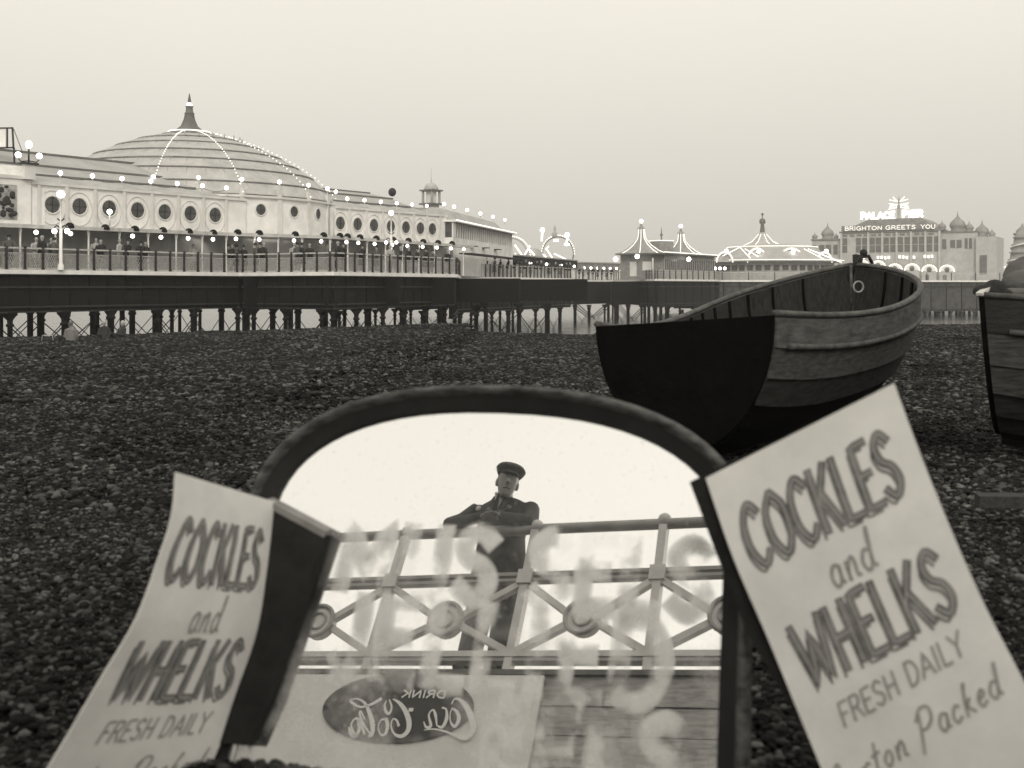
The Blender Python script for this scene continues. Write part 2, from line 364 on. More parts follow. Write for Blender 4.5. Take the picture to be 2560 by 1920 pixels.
gn = bpy.data.node_groups.new('scatter', 'GeometryNodeTree'); gn.interface.new_socket('Geometry', in_out='INPUT', socket_type='NodeSocketGeometry'); gn.interface.new_socket('Geometry', in_out='OUTPUT', socket_type='NodeSocketGeometry')
N_ = gn.nodes.new; gi, go = N_('NodeGroupInput'), N_('NodeGroupOutput'); m2p = N_('GeometryNodeMeshToPoints'); iop = N_('GeometryNodeInstanceOnPoints'); ci = N_('GeometryNodeCollectionInfo')
ci.inputs[0].default_value = tiles; ci.inputs['Separate Children'].default_value = True; ci.inputs['Reset Children'].default_value = True
rv = N_('FunctionNodeRandomValue'); rv.data_type = 'FLOAT_VECTOR'; rv.inputs[0].default_value = (-.05, -.05, 0); rv.inputs[1].default_value = (.05, .05, 6.283)
na = N_('GeometryNodeInputNamedAttribute'); na.data_type = 'FLOAT'; na.inputs[0].default_value = 'sc'
L_ = gn.links.new; L_(gi.outputs[0], m2p.inputs[0]); L_(m2p.outputs[0], iop.inputs['Points']); L_(ci.outputs[0], iop.inputs['Instance']); iop.inputs['Pick Instance'].default_value = True
L_(rv.outputs[0], iop.inputs['Rotation']); L_(na.outputs[0], iop.inputs['Scale']); L_(iop.outputs[0], go.inputs[0])
so.modifiers.new('scatter', 'NODES').node_group = gn
# a heap of pebbles against the foot of the mirror
hp = []; hr = []
for i in range(4200):
    x = rng.uniform(-.82, .55); t = rng.uniform(-1, 1)
    yc = 2.03 - .27 * (x + .4); top = .112 * np.clip((x + .78) / .2, 0, 1) * np.clip((.5 - x) / .25, 0, 1)
    hp.append((x, yc + t * .16, max(0, top * (1 - t * t) - .012 + rng.uniform(-.008, .012)))); hr.append(.004 + .010 * rng.random() ** 2.2)
v, f = stones(rng, np.array(hp), np.array(hr)); o = bpy.data.objects.new('shingle_heap', np_mesh('shingle_heap', v, f, mat('wet_pebbles', .012, .5, .3, 40, .15, 80, spec=.25, island=.9))); COL.objects.link(o)  # stones darker and glossier than on the open beach
o['kind'] = 'stuff'; o['label'] = 'pebbles heaped against the foot of the mirror'; o['category'] = 'pebbles'
b = MB(); vs_ = []; fs_ = []
XS = np.linspace(-.98, .55, 40); TS = np.linspace(-1.05, 1.05, 12)
for x in XS:
    top = .092 * np.clip((x + .78) / .2, 0, 1) * np.clip((.5 - x) / .25, 0, 1)
    for t in TS: vs_.append((x, 2.03 - .27 * (x + .4) + t * .17, top * (1 - t * t) - .015))
for i in range(39):
    for j in range(11): fs_.append((i * 12 + j, (i + 1) * 12 + j, (i + 1) * 12 + j + 1, i * 12 + j + 1))
b.add(vs_, fs_, True); structure(b.build('ground_mound', M_shingle))

# ------------------------------------------------------------------ the pier
DT, DBt = 1.82, 1.60         # deck edge top and bottom
E0 = (-36.1, 38.4)
PL = [E0, PP(0, 55), PP(600, 68), PP(830, 64), PP(1140, 78), PP(1150, 95), PP(1432, 122), PP(1436, 150), PP(1535, 158), PP(1640, 132), PP(1790, 146), PP(1800, 160), PP(2640, 170), PP(2760, 230)]
pier = thing('pier', (PL[1][0], PL[1][1], DT), 'long seaside pier on dark iron columns with a white deck edge', 'pier')
SEG = []
for i in range(len(PL) - 1):
    a, c = Vector(PL[i]), Vector(PL[i + 1]); SEG.append((Fr(a, c - a), (c - a).length))
M_far = mat('haze_paled_iron', .075, .9, .35, 1.5)  # paler than the near iron: distance haze put into the colour
# deck: one sheet from the edge back
nin = Vector((-.84, .54))
poly = [Vector(p) for p in PL]; back = [poly[-1] + nin * 60, poly[0] + nin * 40]
bm = bmesh.new(); vv = [bm.verts.new((p.x, p.y, DT - .02)) for p in poly + back]; f0 = bm.faces.new(vv)
ex = bmesh.ops.extrude_face_region(bm, geom=[f0]); bmesh.ops.translate(bm, verts=[g for g in ex['geom'] if isinstance(g, bmesh.types.BMVert)], vec=(0, 0, -.24)); bmesh.ops.triangulate(bm, faces=bm.faces); bmesh.ops.recalc_face_normals(bm, faces=bm.faces)
me = bpy.data.meshes.new('deck'); bm.to_mesh(me); bm.free(); me.materials.append(mat('deck_boards', .22, .8, .2, 2)); inst('deck', me, (0, 0, 0), pier)
gz = {0: -.3, 1: -.3, 2: -.3, 3: -.3, 4: -1.25, 5: -1.25, 6: -1.0, 7: -1.0, 8: -1.4, 9: -1.4, 10: -2.7, 11: -2.7, 12: -2.7}
for i, (fr, L) in enumerate(SEG):
    MB().fbox(fr, 0, L, 0, .12, DBt, DT).build('deck_edge', M_white, pier)
    z0 = gz[i]
    b = MB(); b.fbox(fr, 0, L, -.5, -.25, z0 + .02, DBt - .05)
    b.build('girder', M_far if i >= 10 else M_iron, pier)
    b = MB(); b.fbox(fr, 0, L, -.5, -.1, DBt - .70, DBt - .62); b.fbox(fr, 0, L, -.5, -.08, z0 + .2, z0 + .28); b.fbox(fr, 0, L, -.55, -.12, z0 - .05, z0 + .02); b.build('girder_flange', M_irong, pier)
    b = MB(); a = .6
    while a < L: b.fbox(fr, a, a + .09, -.5, -.16, z0, DBt - .05); a += 1.15 if i < 7 else 2.5
    b.build('girder_stiffener', M_iron, pier, kind='stuff')
    if i in (0, 1, 2, 3, 5, 7, 9, 11):
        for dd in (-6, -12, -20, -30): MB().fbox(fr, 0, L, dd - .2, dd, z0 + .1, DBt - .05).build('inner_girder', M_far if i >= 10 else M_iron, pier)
# columns
colm = MB()
colm.lathe((0, 0, 0), [(.13, -4.6), (.13, -.75), (.2, -.72), (.2, -.62), (.13, -.58), (.15, -.4), (.28, -.22), (.36, -.16), (.36, 0)], 10)
cme = colm.mesh('column', m=M_iron)
colt = MB().lathe((0, 0, 0), [(.19, -4.6), (.19, -.5), (.26, -.48), (.26, -.36), (.2, -.3), (.34, -.1), (.34, 0)], 10).mesh('column', m=M_iron)
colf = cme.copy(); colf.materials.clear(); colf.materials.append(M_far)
rc = random.Random(3)
for i, (fr, L) in enumerate(SEG):
    if i in (4, 6, 7, 8, 10, 12): continue
    sp = {0: 3.0, 1: 3.0, 2: 3.0, 3: 2.8, 5: 3.6, 9: 3.4}.get(i, 1.9)
    rows = (-.35, -7, -14, -23) if i < 5 else (-.35, -6, -13) if i < 9 else ((-.35, -6, -12) if i == 9 else (-.35,))
    avs = list(np.arange(.5, L, sp))
    if i == 11:
        b = MB()
        for dd in (-3, -6.5, -11, -16):
            a = .2
            while a < L: p = fr.p(a + rc.uniform(-.4, .4), dd, gz[i]); b.tube([p - Vector((0, 0, 4.5)), p], .24, 5, False); a += 2.1
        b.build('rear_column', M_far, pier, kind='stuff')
    b = MB()
    for r_, dd in enumerate(rows):
        prev = None
        for a in avs:
            aa = a + rc.uniform(-.35, .35) + r_ * .6
            p = fr.p(aa, dd, gz[i]); inst('column', colf if i == 11 else colt if rc.random() < .28 else cme, p, pier)
            if prev is not None and r_ < 4 and i != 11:
                for (u, w) in ((-.75, -3.4), (-3.4, -.75)):
                    b.tube([prev + Vector((0, 0, u)), p + Vector((0, 0, w))], .035, 4, False)
            prev = p
    if b.v: b.build('cross_brace', M_iron, pier, kind='stuff')
# columns and long rods either side of the open span, and a row beyond the beach
b = MB()
for (px, Y, big) in ((1521, 157, 1), (1532, 160, 0), (1544, 157, 1), (1612, 140, 1), (1622, 138, 1), (1640, 136, 0), (1652, 134, 1), (1665, 137, 0), (1438, 151, 1)):
    x, y = PP(px, Y); inst('column', colt if big else cme, (x, y, -1.1), pier)
for (a, c) in (((1440, 155), (1520, 157)), ((1546, 157), (1612, 140))):
    for k in range(3):
        A0, C0 = PP(a[0], a[1] + k * 4), PP(c[0], c[1] + k * 4)
        b.tube([(A0[0], A0[1], -1.3 - k * .5), (C0[0], C0[1], -5.2 - k * .3)], .07, 4, False); b.tube([(A0[0], A0[1], -5.2 - k * .3), (C0[0], C0[1], -1.3 - k * .5)], .07, 4, False)
b.build('tie_rod', M_iron, pier)

# railings: one per straight run of the deck edge
RAILNAMES = {1: 'white pier railing with dark posts below the round-windowed arcade', 2: 'short angled pier railing where the deck juts out below the dome', 3: 'pier railing below the second round-windowed arcade',
             4: 'short return of pier railing where the deck steps back', 5: 'crowded pier railing beyond the clock turret', 7: 'pier railing left of the twin-spired kiosk', 8: 'pier railing turning out to the twin-spired kiosk',
             9: 'pier railing in front of the twin-spired kiosk', 11: 'far pier railing running out to the theatre'}
for i, lab in RAILNAMES.items():
    fr, L = SEG[i]; t = thing('pier_railing', fr.p(0, 0, DT), lab, 'railing', 'railings along the pier edge')
    MB().fbox(fr, 0, L, -.02, .05, DT + 1.04, DT + 1.12).build('handrail', M_rail, t)
    MB().fbox(fr, 0, L, -.01, .03, DT + .80, DT + .84).build('middle_rail', M_rail, t)
    sp = 1.0 if i in (1, 2, 3, 4, 5) else 1.6 if i != 11 else 4.0
    pme = MB().box((0, 0, .53), (.09, .09, 1.06)).box((0, 0, 1.12), (.12, .12, .08)).box((0, 0, .04), (.13, .13, .08)).mesh('post', m=M_irong)
    a = .3
    while a < L: inst('post', pme, fr.p(a, .06, DT), t, (0, 0, math.atan2(fr.x.y, fr.x.x))); a += sp
    b = MB(); a = 0.0; st = .12 if i < 4 else .25 if i < 10 else 1.0
    while a < L:                       # lattice infill
        b.add([fr.p(a, .0, DT + .05), fr.p(a + .03, .0, DT + .05), fr.p(a + .03 + .35, .0, DT + .8), fr.p(a + .35, .0, DT + .8)], [(0, 1, 2, 3)])
        b.add([fr.p(a + .35, .012, DT + .05), fr.p(a + .38, .012, DT + .05), fr.p(a + .03, .012, DT + .8), fr.p(a, .012, DT + .8)], [(0, 1, 2, 3)]); a += st
    b.fbox(fr, 0, L, -.02, .03, DT + .02, DT + .07)
    b.build('lattice', M_mesh, t, kind='stuff')

def globe_on(mb, p, r=.17, n=10): mb.ball(p, r, n)
globe_me = MB().ball((0, 0, 0), .13, 12).mesh('globe_lamp', m=M_globe)
sock_me = MB().lathe((0, 0, 0), [(.03, -.5), (.03, -.2), (.08, -.17), (.08, -.13)], 8).mesh('lamp_stem', m=M_trim)
def globe(parent, p, s=1.0, stem=True):
    g = inst('globe_lamp', globe_me, p, parent, scale=(s, s, s))
    if stem:
        q = bpy.data.objects.new('lamp_stem', sock_me); COL.objects.link(q); q.parent = g
    return g
def ringmesh(fr, a, d, z, r, w, mb, n=20, ry=None):
    ry = ry or r; mb.tube([fr.p(a + r * math.cos(2 * math.pi * k / n), d, z + ry * math.sin(2 * math.pi * k / n)) for k in range(n)], w, 6, closed=True)
def disc(fr, a, d, z, r, mb, n=20, th=.03):
    c0 = [fr.p(a + r * math.cos(2 * math.pi * k / n), d, z + r * math.sin(2 * math.pi * k / n)) for k in range(n)]
    c1 = [p + Vector((fr.n.x, fr.n.y, 0)) * th for p in c0]
    mb.add(c0 + c1, [tuple(range(n, 2 * n))] + [(k, (k + 1) % n, n + (k + 1) % n, n + k) for k in range(n)])
def round_window(parent, fr, a, z, r=.46, bars=True):
    mb = MB(); ringmesh(fr, a, .03, z, r + .04, .05, mb); w = mb.build('window', M_trim, parent)
    mb = MB(); disc(fr, a, .004, z, r, mb); mb.build('pane', M_glass, w)
    if bars:
        mb = MB(); mb.fbox(fr, a - .02, a + .02, .036, .06, z - r, z + r); mb.fbox(fr, a - r, a + r, .036, .055, z - .02, z + .02); mb.build('glazing_bar', M_irong, w)

# arcade wall line, shared by both arcades
A = Fr((-26.25, 61.0), (.5858, .8104))
WT = 6.67; CZ = 4.22          # wall top, canopy level
def arcade(a0, a1, wins, label, ridge0, ridge1, globes, pil=True, rise=2.35, depth=7.5):
    t = thing('arcade_building', A.p(a0, 0, DT), label, 'building', 'round-windowed arcades on the pier')
    MB().fbox(A, a0, a1, -9, 0, CZ - .05, WT - .12).build('upper_wall', M_wall, t)
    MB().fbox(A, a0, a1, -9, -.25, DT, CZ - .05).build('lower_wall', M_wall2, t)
    b = MB(); b.fbox(A, a0, a1, -9.2, .14, WT - .12, WT + .02); b.build('cornice', M_trim, t)
    # roof: low outer slope, then a higher ridge set back
    prof = [(.1, WT + .022), (-1.6, WT + .55), (-1.6, WT + .62), (-3.6, WT + 1.3), (-3.6, WT + 1.38), (-6.2, WT + rise), (-9.1, WT + .9), (-9.1, WT + .02)]
    b = MB(); n = len(prof); vs = [A.p(a0 + ridge0, d, z) for d, z in prof] + [A.p(a1 - ridge1, d, z) for d, z in prof]
    b.add(vs, [(k, (k + 1) % n, n + (k + 1) % n, n + k) for k in range(n)] + [tuple(range(n))[::-1], tuple(range(n, 2 * n))]); rf = fixn(b.build('roof', M_roof, t))
    MB().fbox(A, a0 + ridge0, a1 - ridge1, -6.35, -6.05, WT + rise - .03, WT + rise + .09).build('ridge', M_rooft, rf)
    b = MB()
    for dd, zz in ((-1.6, WT + .6), (-3.6, WT + 1.36)): b.fbox(A, a0 + ridge0, a1 - ridge1, dd - .03, dd + .06, zz - .05, zz + .05)
    b.build('roof_lap', M_rooft, rf)
    for k, a in enumerate(wins):
        round_window(t, A, a, 5.5)
        b = MB(); ringmesh(A, a, .02, 5.35, .78, .035, b, 24, .95); b.build('arch_moulding', M_trim, t)
    if pil:
        mids = [(wins[k] + wins[k + 1]) / 2 for k in range(len(wins) - 1)]; sp = wins[1] - wins[0]
        for a in [wins[0] - sp / 2] + mids + [wins[-1] + sp / 2]: MB().fbox(A, a - .09, a + .09, .0, .13, CZ, WT - .13).build('pilaster', M_trim, t)
    for a in globes: globe(t, A.p(a, .1, WT + .62))
    b = MB()
    for a_, c_ in zip(globes[:-1], globes[1:]): b.tube([A.p(a_ + (c_ - a_) * k / 6, .1, WT + .48 - .16 * math.sin(math.pi * k / 6)) for k in range(7)], .016, 4, False)
    b.build('lamp_cable', M_irong, t)
    return t
w1 = [A.at(px) for px in (130, 198, 272, 343, 411, 475, 537)]
aL = A.at(75); aR = A.at(569)
sp1 = (w1[-1] - w1[0]) / 6
arc1 = arcade(aL, aR + 1.5, w1, 'cream arcade building with seven round windows left of the dome', .3, 2.0, [A.at(px, .1) for px in (151, 231, 305, 377, 443, 506, 566)])
MB().fbox(A, aL + .1, aL + .85, .0, .06, CZ + .05, WT - .3).build('door_panel', M_white, arc1)
w2 = [A.at(px) for px in (850, 893, 934, 976, 1014, 1050, 1080)]
arc2 = arcade(A.at(838), A.at(1116), w2, 'cream arcade building with seven round windows right of the dome', .0, 2.4, [A.at(px, .1) for px in (868, 911, 952, 992, 1030, 1067)], rise=1.9)
MB().ball(A.p(A.at(1029), -2.0, 8.35), .32, 10, (1, 1, 1.1)).build('roof_ventilator', M_irong, arc2)
# left end pavilion with painted panel
pv = thing('entrance_pavilion', A.p(aL, 0, DT), 'cream end pavilion with a dark painted panel at the left edge', 'building')
MB().fbox(A, aL - 16, aL - .02, -9, .12, CZ - .05, WT + .1).build('upper_wall', M_wall, pv)
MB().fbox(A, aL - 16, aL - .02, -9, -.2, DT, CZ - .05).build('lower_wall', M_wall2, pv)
MB().fbox(A, aL - 16, aL + .02, -9, .22, WT + .1, WT + .28).build('cornice', M_trim, pv)
MB().fbox(A, aL - 16, aL + .3, -3.2, -.4, WT + .28, WT + .85).build('parapet', M_white, pv)
b = MB(); b.hexa([A.p(aL - 16, -3.3, WT + .3), A.p(aL, -3.3, WT + .3), A.p(aL, -9, WT + .3), A.p(aL - 16, -9, WT + .3)], [A.p(aL - 16, -5.2, WT + 2.4), A.p(aL, -5.2, WT + 2.35), A.p(aL, -7, WT + 2.35), A.p(aL - 16, -7, WT + 2.4)]); b.build('roof', M_roof, pv)
MB().fbox(A, aL - 16, aL, -5.25, -5.05, WT + 2.33, WT + 2.47).build('ridge', M_rooft, pv)
mp_ = mat('painted_panel', .12, .7, scale=1.6, v2=.55, detail=6)
MB().fbox(A, aL - 5.5, aL - .85, .125, .17, CZ + .35, WT - .25).build('painted_panel', mp_, pv)
ro = random.Random(8); b = MB()
for k in range(46):
    a = aL - 1.0 - abs(ro.gauss(0, .9)); z = 5.4 + ro.gauss(0, .55)
    if CZ + .5 < z < WT - .35 and a > aL - 5.2: b.ball(A.p(a, .19, z), ro.uniform(.08, .2), 7, (1.2, .35, ro.uniform(.7, 1.5)), A.ax())
b.build('relief_ornament', M_irong, pv, kind='stuff')
MB().fbox(A, aL - .55, aL + .05, .12, .45, WT + .1, WT + .9).build('corner_pier', M_trim, pv)
MB().fbox(A, aL - .7, aL + .2, .05, .55, WT + .9, WT + 1.0).build('corner_cap', M_irong, pv)
# lamp cluster over it
cl = thing('lamp_cluster', A.p(aL - .25, .3, WT + 1.0), 'cluster of lit globe lamps on the pavilion corner', 'lamp')
p0 = A.p(aL - .25, .3, WT + 1.0)
b = MB(); b.tube([p0, p0 + Vector((0, 0, .75))], .05, 8); 
for s in (-1, 1): b.tube([p0 + Vector((0, 0, .1)), p0 + Vector((.34 * s, .2 * s, .05)), p0 + Vector((.45 * s, .28 * s, .22))], .035, 6)
b.build('bracket', M_irong, cl)
for s in (-1, 1): inst('globe', globe_me, p0 + Vector((.45 * s, .28 * s, .4)), cl, scale=(1.25,) * 3)
inst('globe', globe_me, p0 + Vector((0, 0, .98)), cl, scale=(1.35, 1.35, 1.7))
# sign frame on the roof, far left
sf = thing('roof_sign_frame', A.p(aL - 3, -5, WT + 2.4), 'open dark metal sign frame standing on the roof ridge', 'sign frame')
for nm, (x0, y0), (x1, y1) in (('frame_bar', (-160, 322), (31, 320)), ('frame_bar', (31, 318), (34, 372)), ('frame_bar', (-160, 372), (34, 369)), ('upright', (18, 321), (18, 370)), ('stay', (34, 322), (56, 380)), ('upright', (35, 369), (36, 408))):
    MB().beam(V3(x0, y0, 63), V3(x1, y1, 63), .08 if nm != 'stay' else .03, .08 if nm != 'stay' else .03).build(nm, M_irong, sf)
MB().box((V3(-60, 346, 63.05)), (3.3, .03, 1.0)).build('sign_panel', M_white, sf)

# domed hall
DC = Vector((-.288 * 82, 82)); DR = 10.6; WZ = 6.95
dome = thing('domed_hall', (DC.x, DC.y, DT), 'round pier hall with a wide stepped dome, tapering spire and strings of bulbs', 'building')
base_ang = math.atan2(-DC.y, -DC.x)               # towards the camera
def dang(phi): return base_ang + R(phi)           # phi: degrees to the right as seen from the beach
MB().lathe((DC.x, DC.y, 0), [(DR - .15, DT), (DR - .15, CZ), (DR, CZ), (DR, WZ - .15)], 24, rot=dang(25.5 - 7.5), smooth=False).build('drum_wall', M_wall, dome)
MB().lathe((DC.x, DC.y, 0), [(DR, WZ - .15), (DR + .22, WZ - .12), (DR + .22, WZ + .02), (DR - .1, WZ + .06)], 24, rot=dang(18), smooth=False).build('cornice', M_trim, dome)
for k in range(-3, 7):
    ph = 25.5 + 15 * k
    n0 = Vector((math.cos(dang(ph)), math.sin(dang(ph)))); apo = DR * math.cos(R(7.5))
    c = DC + n0 * apo; fr = Fr(c, Vector((-n0.y, n0.x)))
    if fr.n.dot(n0) < 0: fr = Fr(c, Vector((n0.y, -n0.x)))
    round_window(dome, fr, 0, 6.05, .36)
    pe = DC + Vector((math.cos(dang(ph - 7.5)), math.sin(dang(ph - 7.5)))) * (DR + .03)
    e = Vector((math.cos(dang(ph - 7.5)), math.sin(dang(ph - 7.5))))
    MB().box((pe.x, pe.y, (CZ + WZ + .5) / 2), (.32, .2, WZ + .5 - CZ), (Vector((-e.y, e.x, 0)), Vector((e.x, e.y, 0)), Vector((0, 0, 1)))).build('pilaster', M_trim, dome)
    globe(dome, (pe.x, pe.y, WZ + 1.02), 1.05)
prof = [(10.7, WZ + .06)]; cur = [(10.6, 7.05), (9.95, 7.9), (8.9, 8.85), (7.85, 9.58), (6.6, 10.3), (5.1, 11.0), (3.6, 11.55), (1.9, 12.0), (1.3, 12.1)]
dprof = []
for k in range(len(cur) - 1):
    (r0, z0), (r1, z1) = cur[k], cur[k + 1]; dprof += [(r0 + .07, z0 - .02), (r0 + .07, z0 + .04), (r1, z1 - .02)]
dprof += [(1.3, 12.1)]
dm = MB().lathe((DC.x, DC.y, 0), dprof, 48, smooth=False).build('dome', M_dome, dome)
b = MB()
for (r0, z0) in cur[1:-1]: b.lathe((DC.x, DC.y, 0), [(r0 + .06, z0 - .04), (r0 + .10, z0 - .04), (r0 + .10, z0 + .04), (r0 + .05, z0 + .05)], 48)
b.build('dome_ring', mat('dome_ring_shade', .24, .7, .3, 2), dm)  # dark colour draws the shadow line at each overhung course
b = MB()
for k in range(48):                                   # standing seams
    t = 2 * math.pi * k / 48
    b.tube([(DC.x + (r + .02) * math.cos(t), DC.y + (r + .02) * math.sin(t), z) for r, z in cur], .025, 4, False)
b.build('roof_seam', M_roof, dm, kind='stuff')
b = MB()
for k in range(-3, 7):                               # little finials along the dome rim
    t = dang(25 + 15 * k); b.tube([(DC.x + 3.75 * math.cos(t), DC.y + 3.75 * math.sin(t), 11.5), (DC.x + 3.75 * math.cos(t), DC.y + 3.75 * math.sin(t), 11.85)], .06, 5)
b.build('rim_finial', M_dome, dm)
MB().lathe((DC.x, DC.y, 12.08), [(1.5, 0), (1.5, .12), (1.05, .25), (.62, .62), (.42, 1.1), (.33, 1.5), (.38, 1.55), (.28, 1.62), (.24, 2.0), (.3, 2.06), (.16, 2.12), (.12, 2.5), (.03, 3.0), (.0, 3.05)], 14).build('spire', M_rooft, dome)
MB().ball((DC.x, DC.y - .02, 14.25), .2, 10).build('spire_lamp', M_globe, dome)
for ph in (-12, 18, 48, 78):
    b = MB(); t = dang(ph)
    lens = np.cumsum([0] + [math.dist(cur[i], cur[i + 1]) for i in range(len(cur) - 1)]); s = 0
    while s < lens[-1]:
        r = np.interp(s, lens, [c_[0] for c_ in cur]) + .22; z = np.interp(s, lens, [c_[1] for c_ in cur]) + .1
        b.ball((DC.x + r * math.cos(t), DC.y + r * math.sin(t), z), .05, 6); s += .36
    b.build('bulb_string', M_bulb, dome)
b = MB(); b.lathe((DC.x, DC.y, 0), [(1.45, 12.2), (1.52, 12.2), (1.52, 12.28), (1.45, 12.28)], 24); b.build('lit_ring', M_bulb, dome)

# promenade canopy in front of the arcades
CN = Fr(SEG[1][0].p(0, -1.1, 0).xy, SEG[1][0].x)
canopy = thing('promenade_canopy', CN.p(14, 0, CZ), 'long low canopy over the pier promenade with globe lamps and dark floodlights', 'canopy')
b = MB(); cpts = [(CN.p(-4, 0, 0)), Vector((*PP(573, 67.0), 0)), Vector((*PP(830, 71.5), 0)), Vector((*PP(1185, 88.5), 0))]
zc_ = [4.02, 4.1, 4.12, 4.1]
for k in range(3):
    p, q = cpts[k], cpts[k + 1]; z0, z1 = zc_[k], zc_[k + 1]
    nn = Vector((-(q - p).normalized().y, (q - p).normalized().x, 0)) * 5
    up = Vector((0, 0, 1))
    b.hexa([p + up * (z0 - .09), q + up * (z1 - .09), q + nn + up * (z1 + .1), p + nn + up * (z0 + .1)], [p + up * (z0 + .02), q + up * (z1 + .02), q + nn + up * (z1 + .24), p + nn + up * (z0 + .24)])
b.build('canopy_roof', M_roof, canopy)
b = MB(); 
for k in range(3):
    p, q = cpts[k], cpts[k + 1]; b.beam(p + Vector((0, 0, zc_[k])), q + Vector((0, 0, zc_[k + 1])), .08, .2)
b.build('fascia', M_rail, canopy)
flood = MB().lathe((0, 0, 0), [(.23, 0), (.25, .06), (.2, .2), (.1, .28), (0, .3)], 10).mesh('floodlight', m=M_iron)
post_me = MB().lathe((0, 0, 0), [(.07, 0), (.06, .3), (.05, 1.9), (.09, 2.0), (.09, 2.2)], 8).mesh('canopy_post', m=M_white)
def along(px):
    for k in range(3):
        p, q = cpts[k], cpts[k + 1]; fr = Fr(p.xy, (q - p).xy); a = fr.at(px)
        if -1e-3 <= a <= (q - p).length + 1e-3 or (k == 0 and a < 0): return fr, a, zc_[k]
    return fr, a, zc_[k]
for px in (177, 266, 340, 410, 475, 536, 596, 650, 740, 811, 853, 872, 903, 944, 986, 1024, 1061, 1098, 1133):
    fr, a, z = along(px); inst('floodlight', flood, fr.p(a, -.1, z + .03), canopy)
for px in (89, 175, 330, 401, 469, 531, 589, 647, 734, 802, 864, 894, 935, 979, 1017, 1055, 1091, 1126, 1158): 
    fr, a, z = along(px); globe(canopy, fr.p(a, .05, z - .27), .9, False)
for px in (-25, 57, 145, 228, 305, 377, 447, 512, 572, 640, 700, 760, 830, 877, 925, 971, 1013, 1054, 1093, 1130, 1165):
    fr, a, z = along(px); inst('canopy_post', post_me, fr.p(a, -.25, DT), canopy)
# tall lamp standards on the deck
def lamp_standard(px, Y, ztop, label, s=1.0):
    x, y = PP(px, Y); t = thing('lamp_standard', (x, y, DT), label, 'street lamp', 'tall globe lamp standards on the pier')
    h = ztop - DT
    MB().lathe((x, y, DT), [(.16, 0), (.16, .25), (.09, .35), (.07, h * .6), (.05, h * .6 + .02), (.045, h - .35), (.1, h - .3), (.12, h - .2)], 10).build('lamp_post', M_white, t)
    b = MB()
    for sg in (-1, 1): b.tube([(x, y, ztop - 1.75), (x + .2 * sg, y, ztop - 1.6), (x + .33 * sg, y, ztop - 1.72)], .035, 6)
    b.tube([(x - .18, y, ztop - 1.25), (x, y, ztop - 1.4), (x + .18, y, ztop - 1.25)], .04, 6); b.build('arm', M_irong, t)
    for sg in (-1, 1): inst('globe', globe_me, (x + .33 * sg, y, ztop - 1.9), t, scale=(1.05 * s,) * 3)
    inst('globe', globe_me, (x, y, ztop), t, scale=(1.6 * s, 1.6 * s, 1.5 * s))
lamp_standard(152, 57.6, 5.72, 'tall three-globe lamp standard before the left arcade')
lamp_standard(978, 72, 5.7, 'tall three-globe lamp standard before the second arcade', .8)
lg = thing('hanging_lamp', Vector((*PP(274, 60), 4.3)), 'lit globe on a short bracket before the third round window', 'lamp')
inst('globe', globe_me, Vector((*PP(274, 60), 4.98)), lg, scale=(1.1,) * 3); MB().tube([Vector((*PP(274, 60), 4.2)), Vector((*PP(274, 60), 4.85))], .04, 6).build('bracket', M_white, lg)

# clock turret
tx, ty = PP(1078, 96); tur = thing('turret', (tx, ty, 6.0), 'small square turret with open belfry and domed cap above the arcade', 'turret')
axt = A.ax()
def tbox(w, z0, z1, name, m, par=tur): return MB().box((tx, ty, (z0 + z1) / 2), (w, w, z1 - z0), axt).build(name, m, par)
tbox(.95, 5.5, 7.95, 'shaft', M_roof); tbox(1.5, 7.95, 8.08, 'lower_cornice', M_rooft); tbox(1.45, 9.12, 9.24, 'upper_cornice', M_rooft)
tbox(.62, 8.08, 9.12, 'bell_chamber', M_trim)
for sx in (-1, 1):
    for sy in (-1, 1):
        c = Vector((tx, ty, 8.6)) + axt[0] * .5 * sx + axt[1] * .5 * sy; MB().box(c, (.16, .16, 1.04), axt).build('corner_post', M_roof, tur)
MB().lathe((tx, ty, 9.24), [(.6, 0), (.62, .1), (.5, .38), (.3, .55), (.08, .62), (.05, .85), (.02, 1.1), (.012, 1.9)], 12).build('cap', M_dome, tur)

# glazed tea room
T0 = Fr(A.p(A.at(1118), .6, 0).xy, (PP(1285, 112)[0] - A.p(A.at(1118), .6, 0).x, 112 - A.p(A.at(1118), .6, 0).y)); TL = T0.at(1282)
tea = thing('tea_room', T0.p(0, 0, DT), 'pale glazed tea room beyond the turret with lit roof edge', 'building')
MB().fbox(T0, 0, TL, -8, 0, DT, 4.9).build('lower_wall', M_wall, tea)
MB().fbox(T0, 0, TL, -8, -.12, 4.9, 6.15).build('glass_wall', M_glass, tea)
k = 0.0
while k < TL: MB().fbox(T0, k, k + (.9 if k < .5 else .1), -.1, .03, 4.9, 6.15).build('mullion', M_trim, tea); k += .75
MB().fbox(T0, -.2, TL + .3, -8, .3, 6.15, 6.32).build('roof_edge', M_white, tea)
MB().fbox(T0, -.2, TL + .35, .3, .36, 6.24, 6.33).build('lit_edge', M_bulb, tea)
MB().hexa([T0.p(0, -.6, 6.32), T0.p(TL - .8, -.6, 6.32), T0.p(TL - .8, -8, 6.32), T0.p(0, -8, 6.32)], [T0.p(.3, -1.4, 7.35), T0.p(TL - 2, -1.4, 7.25), T0.p(TL - 2, -7, 7.25), T0.p(.3, -7, 7.35)]).build('roof', M_roof, tea)
for px in (1110, 1135, 1168, 1201, 1232, 1262):
    globe(tea, T0.p(T0.at(px, -1.2), -1.2, 7.7), 1.15)
b = MB()
for px in (1175, 1205, 1235): a = T0.at(px); b.fbox(T0, a, a + .9, .02, .5, 4.35, 4.42)
b.build('awning_shelf', M_irong, tea)
